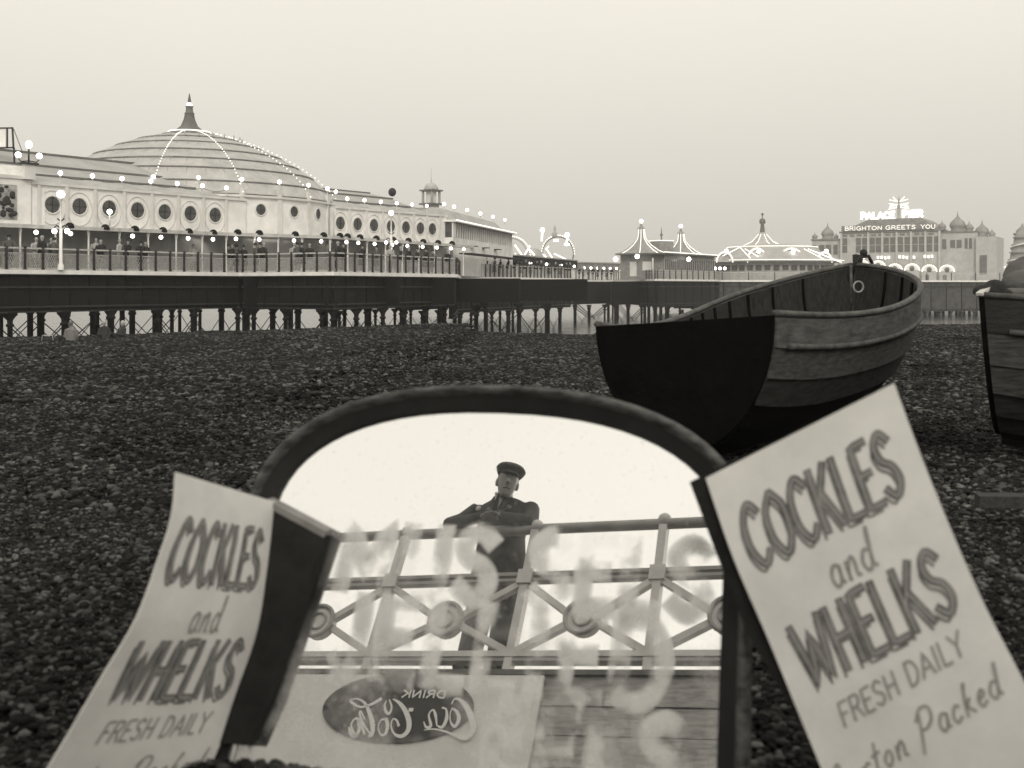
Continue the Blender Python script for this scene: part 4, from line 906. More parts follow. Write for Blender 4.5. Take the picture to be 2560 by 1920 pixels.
# ------------------------------------------------------------------ rowing boats
M_pa = mat('worn_grey_boat_paint', .045, .75, scale=5, v2=.125, bump=.2, bscale=25, stretch=(1, 1, 5), detail=6)
M_pb = mat('weathered_boat_plank', .035, .8, scale=8, v2=.10, bump=.3, bscale=30, stretch=(1, 1, 6))
M_pc = mat('tarred_boat_plank', .012, .8, scale=6, v2=.04, bump=.3, bscale=30, stretch=(1, 1, 6))
M_blk = mat('black_boat_paint', .004, .8, .3, 6, .1, 20, spec=.06)
M_bin = mat('boat_inside_wood', .014, .85, scale=10, v2=.04, bump=.3, bscale=40, stretch=(4, 4, 1))
M_gun = mat('gunwale_wood', .05, .7, scale=12, v2=.12, bump=.2, bscale=40)
M_rope = mat('tarred_rope', .03, .9, .3, 60)
def make_boat(name, stern, ang, L, label, mats, wt=.625, wm=.86, zst=.80, zb=1.22, keel0=-.12, heel=0.0, extra=True, rim=None, ribs=True):
    """clinker rowing boat; stern: (x, y) of the transom's foot, ang: heading from +Y towards +X"""
    t = thing(name, (stern[0], stern[1], keel0), label, 'boat', 'wooden rowing boats on the beach')
    ax = Vector((math.sin(ang), math.cos(ang), 0)); sd_ = Vector((math.cos(ang), -math.sin(ang), 0))
    def half(u): return (wt + (wm - wt) * math.sin(min(u / .58, 1) * math.pi / 2)) if u < .58 else wm * max(0, 1 - ((u - .58) / .42) ** 2.6) ** .85
    def sheer(u): return zst - .10 * math.sin(u * math.pi) + (zb - zst) * u ** 2.0
    def keelz(u): return keel0 + (.10 * (1 - u / .25) ** 2 if u < .25 else 0) + (.62 * ((u - .72) / .28) ** 2.4 if u > .72 else 0)
    NS = 6                                          # strakes per side
    def pt(u, w, side, out=0.0):
        h = half(u); k = keelz(u); s = sheer(u); full = .62 if u < .2 else .62
        yy = h * (math.sin(w * math.pi / 2) ** .85); zz = k + (s - k) * ((1 - math.cos(w * math.pi / 2)) * .72 + .28 * w)
        yy += out * math.cos(w * .9 - .4 + .9 * (1 - w) * 0); zz -= out * (1 - w) * .9
        p = Vector((stern[0], stern[1], 0)) + ax * (u * L + (.10 * w * (1 - u) ** 3 * -1) + (.16 * (w) * max(0, u - .8) / .2)) + sd_ * (side * yy)
        p.z = zz + (-heel * side * yy)
        return p
    us = [k / 36 for k in range(37)]
    for side in (-1, 1):
        for j in range(NS):
            w0, w1 = j / NS, (j + 1) / NS + .012; vs = []; th_ = .016; lap = .017
            for u in us:
                for (w, o_) in ((w0, lap + th_), (w1, .004 + th_), (w1, .0), (w0, lap - .002)): vs.append(pt(u, min(w, 1), side, o_ * (1 if u < .985 else .3)))
            n = len(us); fs = []
            for i in range(n - 1):
                for q in range(4): fs.append((i * 4 + q, i * 4 + (q + 1) % 4, (i + 1) * 4 + (q + 1) % 4, (i + 1) * 4 + q))
            fs += [(0, 1, 2, 3), ((n - 1) * 4 + 3, (n - 1) * 4 + 2, (n - 1) * 4 + 1, (n - 1) * 4)]
            m = mats[0] if j == NS - 1 else mats[1] if j == NS - 2 else mats[2] if j == NS - 3 else mats[3]
            b = MB(); b.add(vs, fs, False); fixn(b.build('plank', m, t))
        # gunwale and rubbing strake
        b = MB(); b.tube([pt(u, 1, side, .012) + Vector((0, 0, .012)) for u in us], .028, 6, flat=.8); b.build('gunwale', M_gun, t)
        b = MB(); b.tube([pt(u, 1 - 1 / NS + .01, side, .035) for u in us[1:]], .021, 6); b.build('rubbing_strake', rim or M_gun, t)
        if ribs:
            for u in np.arange(.06, .97, .062):
                b = MB(); b.tube([pt(u, w, side, -.012) for w in np.linspace(.05, .985, 9)], .016, 4, smooth=False); b.build('rib', M_blk if extra else M_bin, t)
    # inner lining follows the planks (dark bare wood)
    b = MB()
    for side in (-1, 1):
        ws = np.linspace(0, .985, 10); vs = [pt(u, w, side, -.004) for u in us for w in ws]
        b.add(vs, [(i * 10 + j, i * 10 + j + 1, (i + 1) * 10 + j + 1, (i + 1) * 10 + j) for i in range(36) for j in range(9)], True)
    b.build('lining', M_bin, t)
    # transom
    ws = np.linspace(0, 1, 14); P = [pt(0, w, -1, .01) for w in ws[::-1]] + [pt(0, w, 1, .01) for w in ws[1:]]
    Q = [p - ax * .035 for p in P]; n = len(P); Pp = [p + ax * .01 for p in P]
    b = MB(); b.add(Pp + Q, [tuple(range(n)), tuple(range(n, 2 * n))[::-1]] + [(k, n + k, n + (k + 1) % n, (k + 1) % n) for k in range(n)]); fixn(b.build('transom', M_blk, t))
    # stem and keel
    b = MB(); stem = [pt(.995, w, 1) for w in np.linspace(.0, 1, 8)]; stem = [Vector((p.x, p.y, p.z)) + ax * .03 for p in stem]; stem.append(stem[-1] + Vector((0, 0, .10)) + ax * .03)
    b.tube(stem, [.035] * 8 + [.045], 6, flat=1.4); b.build('stem', M_pc, t)
    b = MB(); b.tube([pt(u, 0, 1) - Vector((0, 0, .03)) for u in us], .03, 4, smooth=False, flat=1.5); b.build('keel', M_pc, t)
    for u in (.30, .58):
        a1, a2 = pt(u, .74, -1, -.02), pt(u, .74, 1, -.02); zz = (a1.z + a2.z) / 2; a1.z = a2.z = zz; MB().beam(a1, a2, .22, .03).build('thwart', M_bin, t)
    if extra:
        bow = pt(.985, 1, 1)
        # rope end over the stem head and down inside, with an iron ring
        b = MB(); b.tube([bow + Vector((-.10, .02, -.08)), bow + Vector((-.10, -.05, .02)), bow + Vector((-.03, -.05, .09)), bow + Vector((.05, -.02, .10)), bow + Vector((.10, .02, .03))], .018, 6)
        b.ball(bow + Vector((0, -.03, .13)), .04, 8); b.build('rope', M_rope, t)
        b = MB(); q = pt(.93, .80, 1, -.05); p0_ = V3(2127, 662, q.y - .25); p1_ = V3(2129, 766, q.y - .25)
        b.tube([p0_, p1_], .014, 5); b.build('stem_post', M_pa, t)
        c = V3(2146, 717, q.y - .3); b = MB(); b.tube([c + Vector((.045 * math.cos(k), 0, .045 * math.sin(k) * 1.1)) for k in np.linspace(0, 2 * math.pi, 15)[:-1]], .009, 6, closed=True); b.build('mooring_ring', mat('galvanised_ring', .3, .5, .2, 20, metal=.3), t)
    return t, pt
boatA, ptA = make_boat('rowing_boat', (1.10, 6.98), R(29.0), 4.5, 'clinker rowing boat with a black transom and worn grey top plank behind the right-hand card', (M_pa, M_pb, M_pc, M_blk), heel=-.075, wt=.565, wm=.90, zb=1.20, zst=.785)
boatB, ptB = make_boat('rowing_boat', (3.39, 7.75), R(114), 4.6, 'tarred clinker boat cut off by the right edge with canvas heaped in it', (M_pc, M_pb, M_pb, M_pc), wt=.6, wm=.85, zst=.93, zb=1.5, extra=False, rim=M_pa, heel=.0)
# canvas and a dark coil lying in the second boat
c = MB(); rr = random.Random(4)
for (px, py, Y, r, sq) in ((2565, 708, 8.4, .15, (1.3, .9, .7)), (2600, 690, 8.6, .22, (1.3, 1, .8)), (2538, 732, 8.2, .08, (2.0, .8, .5)), (2640, 700, 8.8, .3, (1.2, 1, .8))): c.ball(V3(px, py, Y), r, 12, sq)
cv = fused(c, 'folded_canvas', mat('grey_canvas', .11, .9, .2, 6, .4, 14), None, .02, 6); cv['label'] = 'grey canvas heaped in the tarred boat at the right edge'; cv['category'] = 'canvas'
c = MB()
for (px, py, Y, r, sq) in ((2470, 728, 8.0, .06, (2.0, 1, .9)), (2487, 720, 8.0, .055, (1.5, 1, 1.2)), (2500, 733, 8.0, .05, (2, 1, .8))): c.ball(V3(px, py, Y), r, 10, sq)
cv = fused(c, 'dark_bundle', M_rope, None, .012, 4); cv['label'] = 'small dark rope bundle on the stern of the tarred boat'; cv['category'] = 'rope'
c = MB(); c.beam(V3(2448, 736, 7.9), V3(2474, 716, 8.0), .05, .02); o = c.build('pale_oar_blade', M_rail); o['label'] = 'pale oar blade sticking up at the tarred boat stern'; o['category'] = 'oar'
# weathered plank on the shingle at the right edge
gx, gy = PP(2560, 4.9); c = MB(); c.box((gx + .12, gy, .06), (.62, .1, .05), (Vector((.98, -.17, .02)), Vector((.17, .98, 0)), Vector((0, 0, 1)))); o = c.build('driftwood_plank', mat('driftwood', .05, .8, .3, 10, .4, 40, stretch=(1, 8, 1))); o['label'] = 'weathered plank lying on the shingle below the tarred boat'; o['category'] = 'plank'

# ------------------------------------------------------------------ the mirror
MN = Vector((-.2455, -.889, .3875)).normalized(); M0 = Vector((-.0234, 2.1833, EYE - .6121)); MH = Vector((.96392, -.26619, 0)); MV = Vector((.10311, .37338, .92193))
def mp3(x, y, d=0.0): return M0 + MH * x + MV * y + MN * d
mir = thing('standing_mirror', mp3(0, -.36), 'arch-topped mirror in a worn dark wooden frame leaning on the shingle', 'mirror')
XC = -.045
def arch(hw, top, sh, n=30):         # half width, crown height, height where the sides begin to curve
    pts = []
    for k in range(n + 1):
        t = math.pi * (1 - k / n); c, s = math.cos(t), math.sin(t)
        pts.append((XC + hw * math.copysign(abs(c) ** (2 / 2.35), c), sh + (top - sh) * (s ** (2 / 2.35))))
    return pts
inner = [(XC - .472, -.36)] + arch(.472, .379, .12) + [(XC + .472, -.36)]
mid = [(XC - .503, -.36)] + arch(.503, .408, .12) + [(XC + .503, -.36)]
outer = [(XC - .523, -.36)] + arch(.523, .430, .13) + [(XC + .530, -.36)]
b = MB(); n = len(inner); b.add([mp3(*p, .0) for p in inner], [tuple(range(n))[::-1]])
# silvered glass with dirt and whitewash haze on its face
mg = bpy.data.materials.new('mirror_glass'); mg.use_nodes = True; t = mg.node_tree; t.nodes.clear(); q = t.nodes.new
out = q('ShaderNodeOutputMaterial'); gl = q('ShaderNodeBsdfGlossy'); gl.inputs['Roughness'].default_value = 0.0; gl.inputs['Color'].default_value = (.97, .97, .965, 1)
df = q('ShaderNodeBsdfDiffuse'); df.inputs['Color'].default_value = (.80, .79, .77, 1); mx = q('ShaderNodeMixShader'); tcx = q('ShaderNodeTexCoord'); n1 = q('ShaderNodeTexNoise'); n1.inputs['Scale'].default_value = 7; n1.inputs['Detail'].default_value = 7; n1.inputs['Roughness'].default_value = .65
t.links.new(tcx.outputs['Object'], n1.inputs['Vector'])
sx = q('ShaderNodeSeparateXYZ'); t.links.new(tcx.outputs['Object'], sx.inputs[0])
hgt = q('ShaderNodeMapRange'); hgt.inputs['From Min'].default_value = .02; hgt.inputs['From Max'].default_value = .52; hgt.inputs['To Min'].default_value = .75; hgt.inputs['To Max'].default_value = .0; t.links.new(sx.outputs['Z'], hgt.inputs[0])
nr = q('ShaderNodeMapRange'); nr.inputs['From Min'].default_value = .43; nr.inputs['From Max'].default_value = .66; t.links.new(n1.outputs[0], nr.inputs[0])
ml = q('ShaderNodeMath'); ml.operation = 'MULTIPLY'; t.links.new(hgt.outputs[0], ml.inputs[0]); t.links.new(nr.outputs[0], ml.inputs[1])
n9 = q('ShaderNodeTexNoise'); n9.inputs['Scale'].default_value = 120; n9.inputs['Detail'].default_value = 2; t.links.new(tcx.outputs['Object'], n9.inputs['Vector'])      # specks of dust
r9 = q('ShaderNodeMapRange'); r9.inputs['From Min'].default_value = .66; r9.inputs['From Max'].default_value = .74; r9.inputs['To Min'].default_value = .05; r9.inputs['To Max'].default_value = .35; t.links.new(n9.outputs[0], r9.inputs[0])
ad = q('ShaderNodeMath'); ad.operation = 'ADD'; ad.use_clamp = True; t.links.new(r9.outputs[0], ad.inputs[1]); t.links.new(ml.outputs[0], ad.inputs[0])
t.links.new(ad.outputs[0], mx.inputs[0]); t.links.new(gl.outputs[0], mx.inputs[1]); t.links.new(df.outputs[0], mx.inputs[2]); t.links.new(mx.outputs[0], out.inputs[0])
b.build('mirror_glass', mg, mir)
M_fr = mat('worn_frame_wood', .03, .6, scale=22, v2=.15, bump=.15, bscale=50, spec=.2, stretch=(1, 1, 3)); M_frd = mat('dark_frame_rebate', .010, .6, .4, 12)
def band(p0, d0, p1, d1, name, m, close_back=True):
    n = len(p0); b = MB(); vs = [mp3(*p, d0) for p in p0] + [mp3(*p, d1) for p in p1]; b.add(vs, [(k, k + 1, n + k + 1, n + k) for k in range(n - 1)], True); return b
# rebate: dark sloping inner face, then a rounded moulding, then the outer side
b = band(inner, .001, inner, .012, '', None); n = len(inner)
b.add([mp3(*p, .012) for p in inner] + [mp3(*p, .022) for p in mid], [(k, k + 1, n + k + 1, n + k) for k in range(n - 1)], True); fixn(b.build('frame_rebate', M_frd, mir))
lay = []
for k in range(7):
    t_ = k / 6; pr_ = [(p[0] + (r_[0] - p[0]) * t_, p[1] + (r_[1] - p[1]) * t_) for p, r_ in zip(mid, outer)]; lay.append([mp3(*p, .022 + .016 * math.sin(math.pi * t_) ** .8) for p in pr_])
lay.append([mp3(*p, -.035) for p in outer])
b = MB(); vs = sum(lay, []); fs = [(j * n + k, j * n + k + 1, (j + 1) * n + k + 1, (j + 1) * n + k) for j in range(7) for k in range(n - 1)]; b.add(vs, fs, True); fixn(b.build('frame', M_fr, mir))
MB().add([mp3(*p, -.034) for p in outer], [tuple(range(n))]).build('back_board', M_frd, mir)
b = MB(); b.hexa([mp3(XC - .53, -.40, -.03), mp3(XC + .53, -.40, -.03), mp3(XC + .53, -.40, .03), mp3(XC - .53, -.40, .03)], [mp3(XC - .53, -.362, -.03), mp3(XC + .53, -.362, -.03), mp3(XC + .53, -.362, .03), mp3(XC - .53, -.362, .03)]); b.build('bottom_rail', M_fr, mir)
b = MB(); p_ = mp3(0, .2, -.04); b.beam(p_, Vector((p_.x + .1, p_.y + .42, .0)), .04, .03); b.build('prop', M_fr, mir)
# whitewash lettering painted on the glass
mw = bpy.data.materials.new('whitewash_letters'); mw.use_nodes = True; t = mw.node_tree; t.nodes.clear(); q = t.nodes.new
out = q('ShaderNodeOutputMaterial'); df = q('ShaderNodeBsdfDiffuse'); df.inputs['Color'].default_value = (.96, .955, .94, 1); tr = q('ShaderNodeBsdfTransparent'); mx = q('ShaderNodeMixShader'); n1 = q('ShaderNodeTexNoise'); n1.inputs['Scale'].default_value = 10; n1.inputs['Detail'].default_value = 6
tcx = q('ShaderNodeTexCoord'); t.links.new(tcx.outputs['Object'], n1.inputs['Vector']); nr = q('ShaderNodeMapRange'); nr.inputs['From Min'].default_value = .40; nr.inputs['From Max'].default_value = .60; nr.inputs['To Min'].default_value = .02; nr.inputs['To Max'].default_value = .42
t.links.new(n1.outputs[0], nr.inputs[0]); t.links.new(nr.outputs[0], mx.inputs[0]); t.links.new(tr.outputs[0], mx.inputs[1]); t.links.new(df.outputs[0], mx.inputs[2]); t.links.new(mx.outputs[0], out.inputs[0])
MATS['whitewash_letters'] = mw
def px2m(px, py):
    r = Vector(((px - 1280) / F, 1, -(py - 715) / F)); o = Vector((0, 0, EYE)); tt = (M0 - o).dot(MN) / r.dot(MN); p = o + r * tt - M0; return p.dot(MH), p.dot(MV)
for j, (txt, x0, x1, yb, h, sl) in enumerate((('MUS', -.345, -.02, .0, .13, .03), ('SELS', .055, .40, .0, .13, .03), ('JELLIED', -.34, .33, -.165, .15, .03), ('EELS', .0, .37, -.31, .12, .03))):
    b = MB()                                        # several thin coats, narrower each time, so the edges stay soft
    for ly, wd_ in enumerate((.042, .034, .026, .018)):
        for st in text_strokes(txt, x0, yb, x1, h, sl, .2): ribbon(b, st, wd_, lambda x, y: mp3(x, y, .0025 + .0005 * j + .0001 * ly))
    b.build('painted_letters', mw, mir)

# ------------------------------------------------------------------ the two cards
M_card = mat('white_card', .88, .8, .09, 7, .12, 5, detail=8); M_back = mat('dark_board', .018, .8, .3, 20, .1, 60); M_ink = mat('grey_letter_paint', .21, .8, .45, 28); M_ink2 = mat('thin_letter_paint', .36, .85, .15, 50)
M_edge = mat('board_lit_edge', .30, .8, .15, 30)  # light falling on the added board's top edge, painted as a pale strip
def card(name, Lp, Rp, side, label, board_shift):
    """Lp / Rp: points down the left and right edges (x, y, z); text in metres"""
    Lc = catmull(Lp, 8); Rc = catmull(Rp, 8)
    def arcl(P): s = [0]; [s.append(s[-1] + (P[i + 1] - P[i]).length) for i in range(len(P) - 1)]; return np.array(s)
    sl, sr = arcl(Lc), arcl(Rc); Lt = min(sl[-1], sr[-1])
    def at(P, s, d): return Vector([float(np.interp(d, s, [p[k] for p in P])) for k in range(3)])
    def S(u, d): a, c = at(Lc, sl, d), at(Rc, sr, d); return a + (c - a) * u
    def nor(u, d): e = .004; x = S(1, d) - S(0, d); y = S(u, d + e) - S(u, max(d - e, 0)); n = x.cross(y).normalized(); return n if n.dot(Vector((0, 0, EYE)) - S(u, d)) > 0 else -n
    t = thing(name, S(.5, Lt), label, 'sign card', 'lettered cards beside the mirror')
    nu, nd = 10, 26; vs = [S(i / nu, Lt * j / nd) + nor(i / nu, Lt * j / nd) * .0 for j in range(nd + 1) for i in range(nu + 1)]
    front = vs; bk = [p - nor((k % (nu + 1)) / nu, Lt * (k // (nu + 1)) / nd) * .003 for k, p in enumerate(vs)]; m = len(vs)
    fs = [(j * (nu + 1) + i, j * (nu + 1) + i + 1, (j + 1) * (nu + 1) + i + 1, (j + 1) * (nu + 1) + i) for j in range(nd) for i in range(nu)]
    rimi = list(range(nu + 1)) + [j * (nu + 1) + nu for j in range(1, nd + 1)] + [nd * (nu + 1) + i for i in range(nu - 1, -1, -1)] + [j * (nu + 1) for j in range(nd - 1, 0, -1)]
    b = MB(); b.add(front + bk, fs + [tuple(k + m for k in f)[::-1] for f in fs] + [(rimi[k], rimi[(k + 1) % len(rimi)], rimi[(k + 1) % len(rimi)] + m, rimi[k] + m) for k in range(len(rimi))]); fixn(b.build('card_face', M_card, t))
    return t, S, nor, Lt
def lettering(t, S, nor, width, rows, ks=1.0):
    for (txt, x0, x1, top, bot, w, style, sl, tilt) in rows:
        def mp(dx, dy, lift):
            def g(x, y):
                u = x / width + dx; d = (-(y) + dy) * ks; return S(u, max(d, 0)) + nor(min(max(u, 0), 1), max(d, .001)) * lift
            return g
        strokes = text_strokes(txt, x0, -bot, x1, bot - top, sl, .16)
        strokes = [[(p[0], p[1] + tilt * (p[0] - x0)) for p in st] for st in strokes]
        b = MB()
        for st in strokes: ribbon(b, st, w, mp(0, 0, .0016))
        b.build('lettering', M_ink if style == 2 else M_ink2, t)
        if style == 2:
            b = MB()
            for st in strokes: ribbon(b, st, w * .22, mp(0, 0, .0022))
            b.build('inline_lettering', mat('inline_pale_paint', .42, .8, .1, 40), t)
            b = MB()
            for st in strokes: ribbon(b, st, w * .3, mp(-.022, .0105, .0012))
            b.build('shadow_lettering', M_ink, t)
ROWS = [('COCKLES', .035, .345, .078, .19, .015, 2, .02, .04), ('and', .155, .245, .212, .278, .006, 1, .1, .07), ('WHELKS', .045, .35, .305, .412, .015, 2, .0, .08),
        ('FRESH DAILY', .07, .325, .452, .49, .0045, 1, .1, .13), ('qarton packed', .0, .35, .548, .594, .0045, 1, .2, .17)]
rightL = [(.3665, 2.12, EYE - .3634), (.41, 2.08, EYE - .503), (.467, 2.03, EYE - .647), (.541, 1.96, EYE - .8435), (.59, 1.91, EYE - .965)]
rightR = [(.682, 2.0, EYE - .1736), (.721, 1.97, EYE - .303), (.762, 1.93, EYE - .433), (.80, 1.89, EYE - .544), (.841, 1.84, EYE - .6506), (.895, 1.79, EYE - .79)]
rightL, rightR = ([(x * .95, y * .95, EYE + (z - EYE) * .95) for x, y, z in P_] for P_ in (rightL, rightR))
ct, S, nor, Lt = card('lettered_card', rightL, rightR, 1, 'large white card lettered COCKLES and WHELKS tilted at the right of the mirror', 0)
lettering(ct, S, nor, .39, ROWS, .95)
# dark backing board of the right card, showing past its left edge
b = MB(); bl = [(1724, 1205, 2.045), (1796, 1398, 2.005), (1872, 1590, 1.965), (1988, 1785, 1.905), (2080, 1945, 1.86)]; br_ = [(2180, 985, 1.99), (2260, 1150, 1.96), (2330, 1330, 1.925), (2400, 1530, 1.87), (2480, 1700, 1.83)]
bl = [V3(*p) for p in bl]; br_ = [V3(*p) for p in br_]; bd = Vector((.02, .03, -.012)); n = 5
b.add(bl + br_ + [p + bd for p in bl] + [p + bd for p in br_], [(i, i + 1, n + i + 1, n + i) for i in range(4)] + [(2 * n + i, 3 * n + i, 3 * n + i + 1, 2 * n + i + 1) for i in range(4)] + [(i, 2 * n + i, 2 * n + i + 1, i + 1) for i in range(4)] + [(n + i, n + i + 1, 3 * n + i + 1, 3 * n + i) for i in range(4)] + [(0, n, 3 * n, 2 * n)])
fixn(b.build('backing_board', M_back, ct))
leftL = [(-.612, 2.04, EYE - .339), (-.616, 2.03, EYE - .417), (-.635, 2.01, EYE - .492), (-.665, 1.98, EYE - .590), (-.717, 1.95, EYE - .686), (-.787, 1.9, EYE - .818), (-.86, 1.86, EYE - .945)]
leftR = [(-.495, 2.34, EYE - .451), (-.497, 2.29, EYE - .577), (-.508, 2.24, EYE - .692), (-.542, 2.2, EYE - .813), (-.58, 2.15, EYE - .925), (-.625, 2.10, EYE - .99)]
ct2, S2, nor2, Lt2 = card('lettered_card', leftL, leftR, -1, 'curling white card lettered COCKLES and WHELKS seen edge-on left of the mirror', 0)
lettering(ct2, S2, nor2, .385, ROWS)
# board added in place of the left card's dark back reflected in the glass
b = MB(); q4 = [(690, 1266), (838, 1345), (700, 1752), (648, 1866), (566, 1858), (600, 1700)]
P4 = [mp3(*px2m(*p), .02) for p in q4]; P4b = [p + MN * .02 + Vector((-.004, 0, .0)) for p in P4]; n = len(P4)
wd = thing('dark_board', P4[4], 'added dark board in place of the left card reflection, pale lit top edge', 'board')
b.add(P4 + P4b, [tuple(range(n)), tuple(range(n, 2 * n))[::-1]] + [(k, (k + 1) % n, n + (k + 1) % n, n + k) for k in range(n)]); fixn(b.build('board_face', M_back, wd))
tp0, tp1 = (P4[0] + P4b[0]) / 2, (P4[1] + P4b[1]) / 2
MB().beam(tp0 + Vector((0, 0, .004)), tp1 + Vector((0, 0, .004)), .026, .014).build('top_edge', M_edge, wd)

# ------------------------------------------------------------------ the promenade behind the camera, seen in the mirror
O_ = Vector((-1.9713, -2.8690, EYE + 2.0597)); E1 = Vector((.996, -.0888, 0)).normalized(); E2 = Vector((.0888, .996, 0)).normalized(); UP = Vector((0, 0, 1))
def PR(a, bb, h): return O_ + E1 * a + E2 * bb + UP * h
class PF:
    n = E2
    @staticmethod
    def p(a, d, z): return PR(a, d, z)
M_prail = mat('promenade_rail_paint', .34, .6, .15, 6); M_pcast = mat('promenade_casting_paint', .60, .6, .12, 8); M_plank = mat('promenade_planks', .24, .8, scale=7, v2=.46, bump=.2, bscale=30, stretch=(1, 1, 6)); M_pdark = mat('promenade_beam', .13, .7, .2, 6)
pr_ = thing('promenade_railing', PR(0, 0, 0), 'pale cast-iron promenade railing with roundels, reflected in the mirror', 'railing')
MB().tube([PR(-5.2, 0, 1.14), PR(3.6, 0, 1.08)], .042, 12).build('top_rail', M_prail, pr_)
b = MB(); b.fbox(PF, -5.2, 3.6, -.03, .03, .675, .705); b.build('middle_rail', M_prail, pr_); b = MB(); b.fbox(PF, -5.2, 3.6, -.03, .03, .625, .65); b.build('middle_rail', M_prail, pr_)
b = MB(); b.fbox(PF, -5.2, 3.6, -.04, .04, -.005, .04); b.build('bottom_rail', M_pcast, pr_)
b = MB(); b.fbox(PF, -5.2, 3.6, -.05, .03, -.035, -.008); b.build('bottom_flange', M_prail, pr_)
posts = [-4.5, -3.39, -2.27, -1.08, -.02, 1.08, 2.2, 3.3]
for k, a in enumerate(posts):
    b = MB(); b.fbox(PF, a - .032, a + .032, -.035, .035, -.15, 1.09); b.build('post', M_pcast, pr_)
    b = MB(); b.ball(PR(a, 0, 1.14), .055, 12); b.fbox(PF, a - .06, a + .06, -.05, .05, .60, .72); b.build('post_knob', M_pcast, pr_)
    if k < len(posts) - 1:
        c = (a + posts[k + 1]) / 2; n = 20
        b = MB(); disc_o = [PR(c + .13 * math.cos(2 * math.pi * q_ / n), .04, .305 + .13 * math.sin(2 * math.pi * q_ / n)) for q_ in range(n)]; disc_i = [p - E2 * .08 for p in disc_o]
        b.add(disc_o + disc_i, [tuple(range(n)), tuple(range(n, 2 * n))[::-1]] + [(q_, (q_ + 1) % n, n + (q_ + 1) % n, n + q_) for q_ in range(n)]); rn = fixn(b.build('roundel', M_pcast, pr_))
        b = MB(); b.tube([PR(c + .135 * math.cos(q_), .045, .305 + .135 * math.sin(q_)) for q_ in np.linspace(0, 2 * math.pi, 21)[:-1]], .018, 6, closed=True); b.tube([PR(c + .07 * math.cos(q_), .045, .305 + .07 * math.sin(q_)) for q_ in np.linspace(0, 2 * math.pi, 17)[:-1]], .012, 6, closed=True); b.build('roundel_rim', M_prail, rn)
        for (da, h0) in ((a, .62), (posts[k + 1], .62), (a, .04), (posts[k + 1], .04)):
            s = 1 if da > c else -1; MB().beam(PR(c + s * .12, 0, .305 + (.04 if h0 > .3 else -.04)), PR(da - s * .02, 0, h0), .05, .055, up=E2).build('brace', M_pcast, pr_)
pw = structure(MB().fbox(PF, -9, 8, -5, .0, -.62, -.115).build('promenade', mat('promenade_paving', .25, .8, .2, 3)))
MB().fbox(PF, -9, 8, -.001 + .002, .05, -.15, -.112).build('kerb_beam', M_pdark)['kind'] = 'structure'
pwl = thing('plank_wall', PR(0, 0, -3), 'weathered horizontal plank wall below the promenade railing', 'wall')
zz = -.152; rk = random.Random(2)
while zz > -3.0:
    h = .215 + rk.uniform(-.01, .01); MB().fbox(PF, -9, 8, -.04, .015 + rk.uniform(0, .008), zz - h + .012, zz).build('plank', M_plank, pwl); zz -= h
MB().fbox(PF, -9, 8, -.25, -.045, -3.06, -.16).build('wall_core', M_frd, pwl)
sg_ = thing('drinks_sign', PR(-1.87, .03, -.16), 'pale board with a dark oval drinks sign in looping script, reflected in the mirror', 'sign')
MB().fbox(PF, -6.0, -.76, .035, .06, -1.25, -.165).build('sign_board', mat('sign_board_paint', .80, .7, .06, 4), sg_)
n = 40; b = MB(); ov = [PR(-1.875 + .625 * math.cos(2 * math.pi * k / n), .075, -.425 + .265 * math.sin(2 * math.pi * k / n)) for k in range(n)]; ov2 = [p - E2 * .014 for p in ov]
b.add(ov + ov2, [tuple(range(n))] + [(k, n + k, n + (k + 1) % n, (k + 1) % n) for k in range(n)]); fixn(b.build('oval_plate', mat('oval_plate_enamel', .03, .4, .1, 8), sg_))
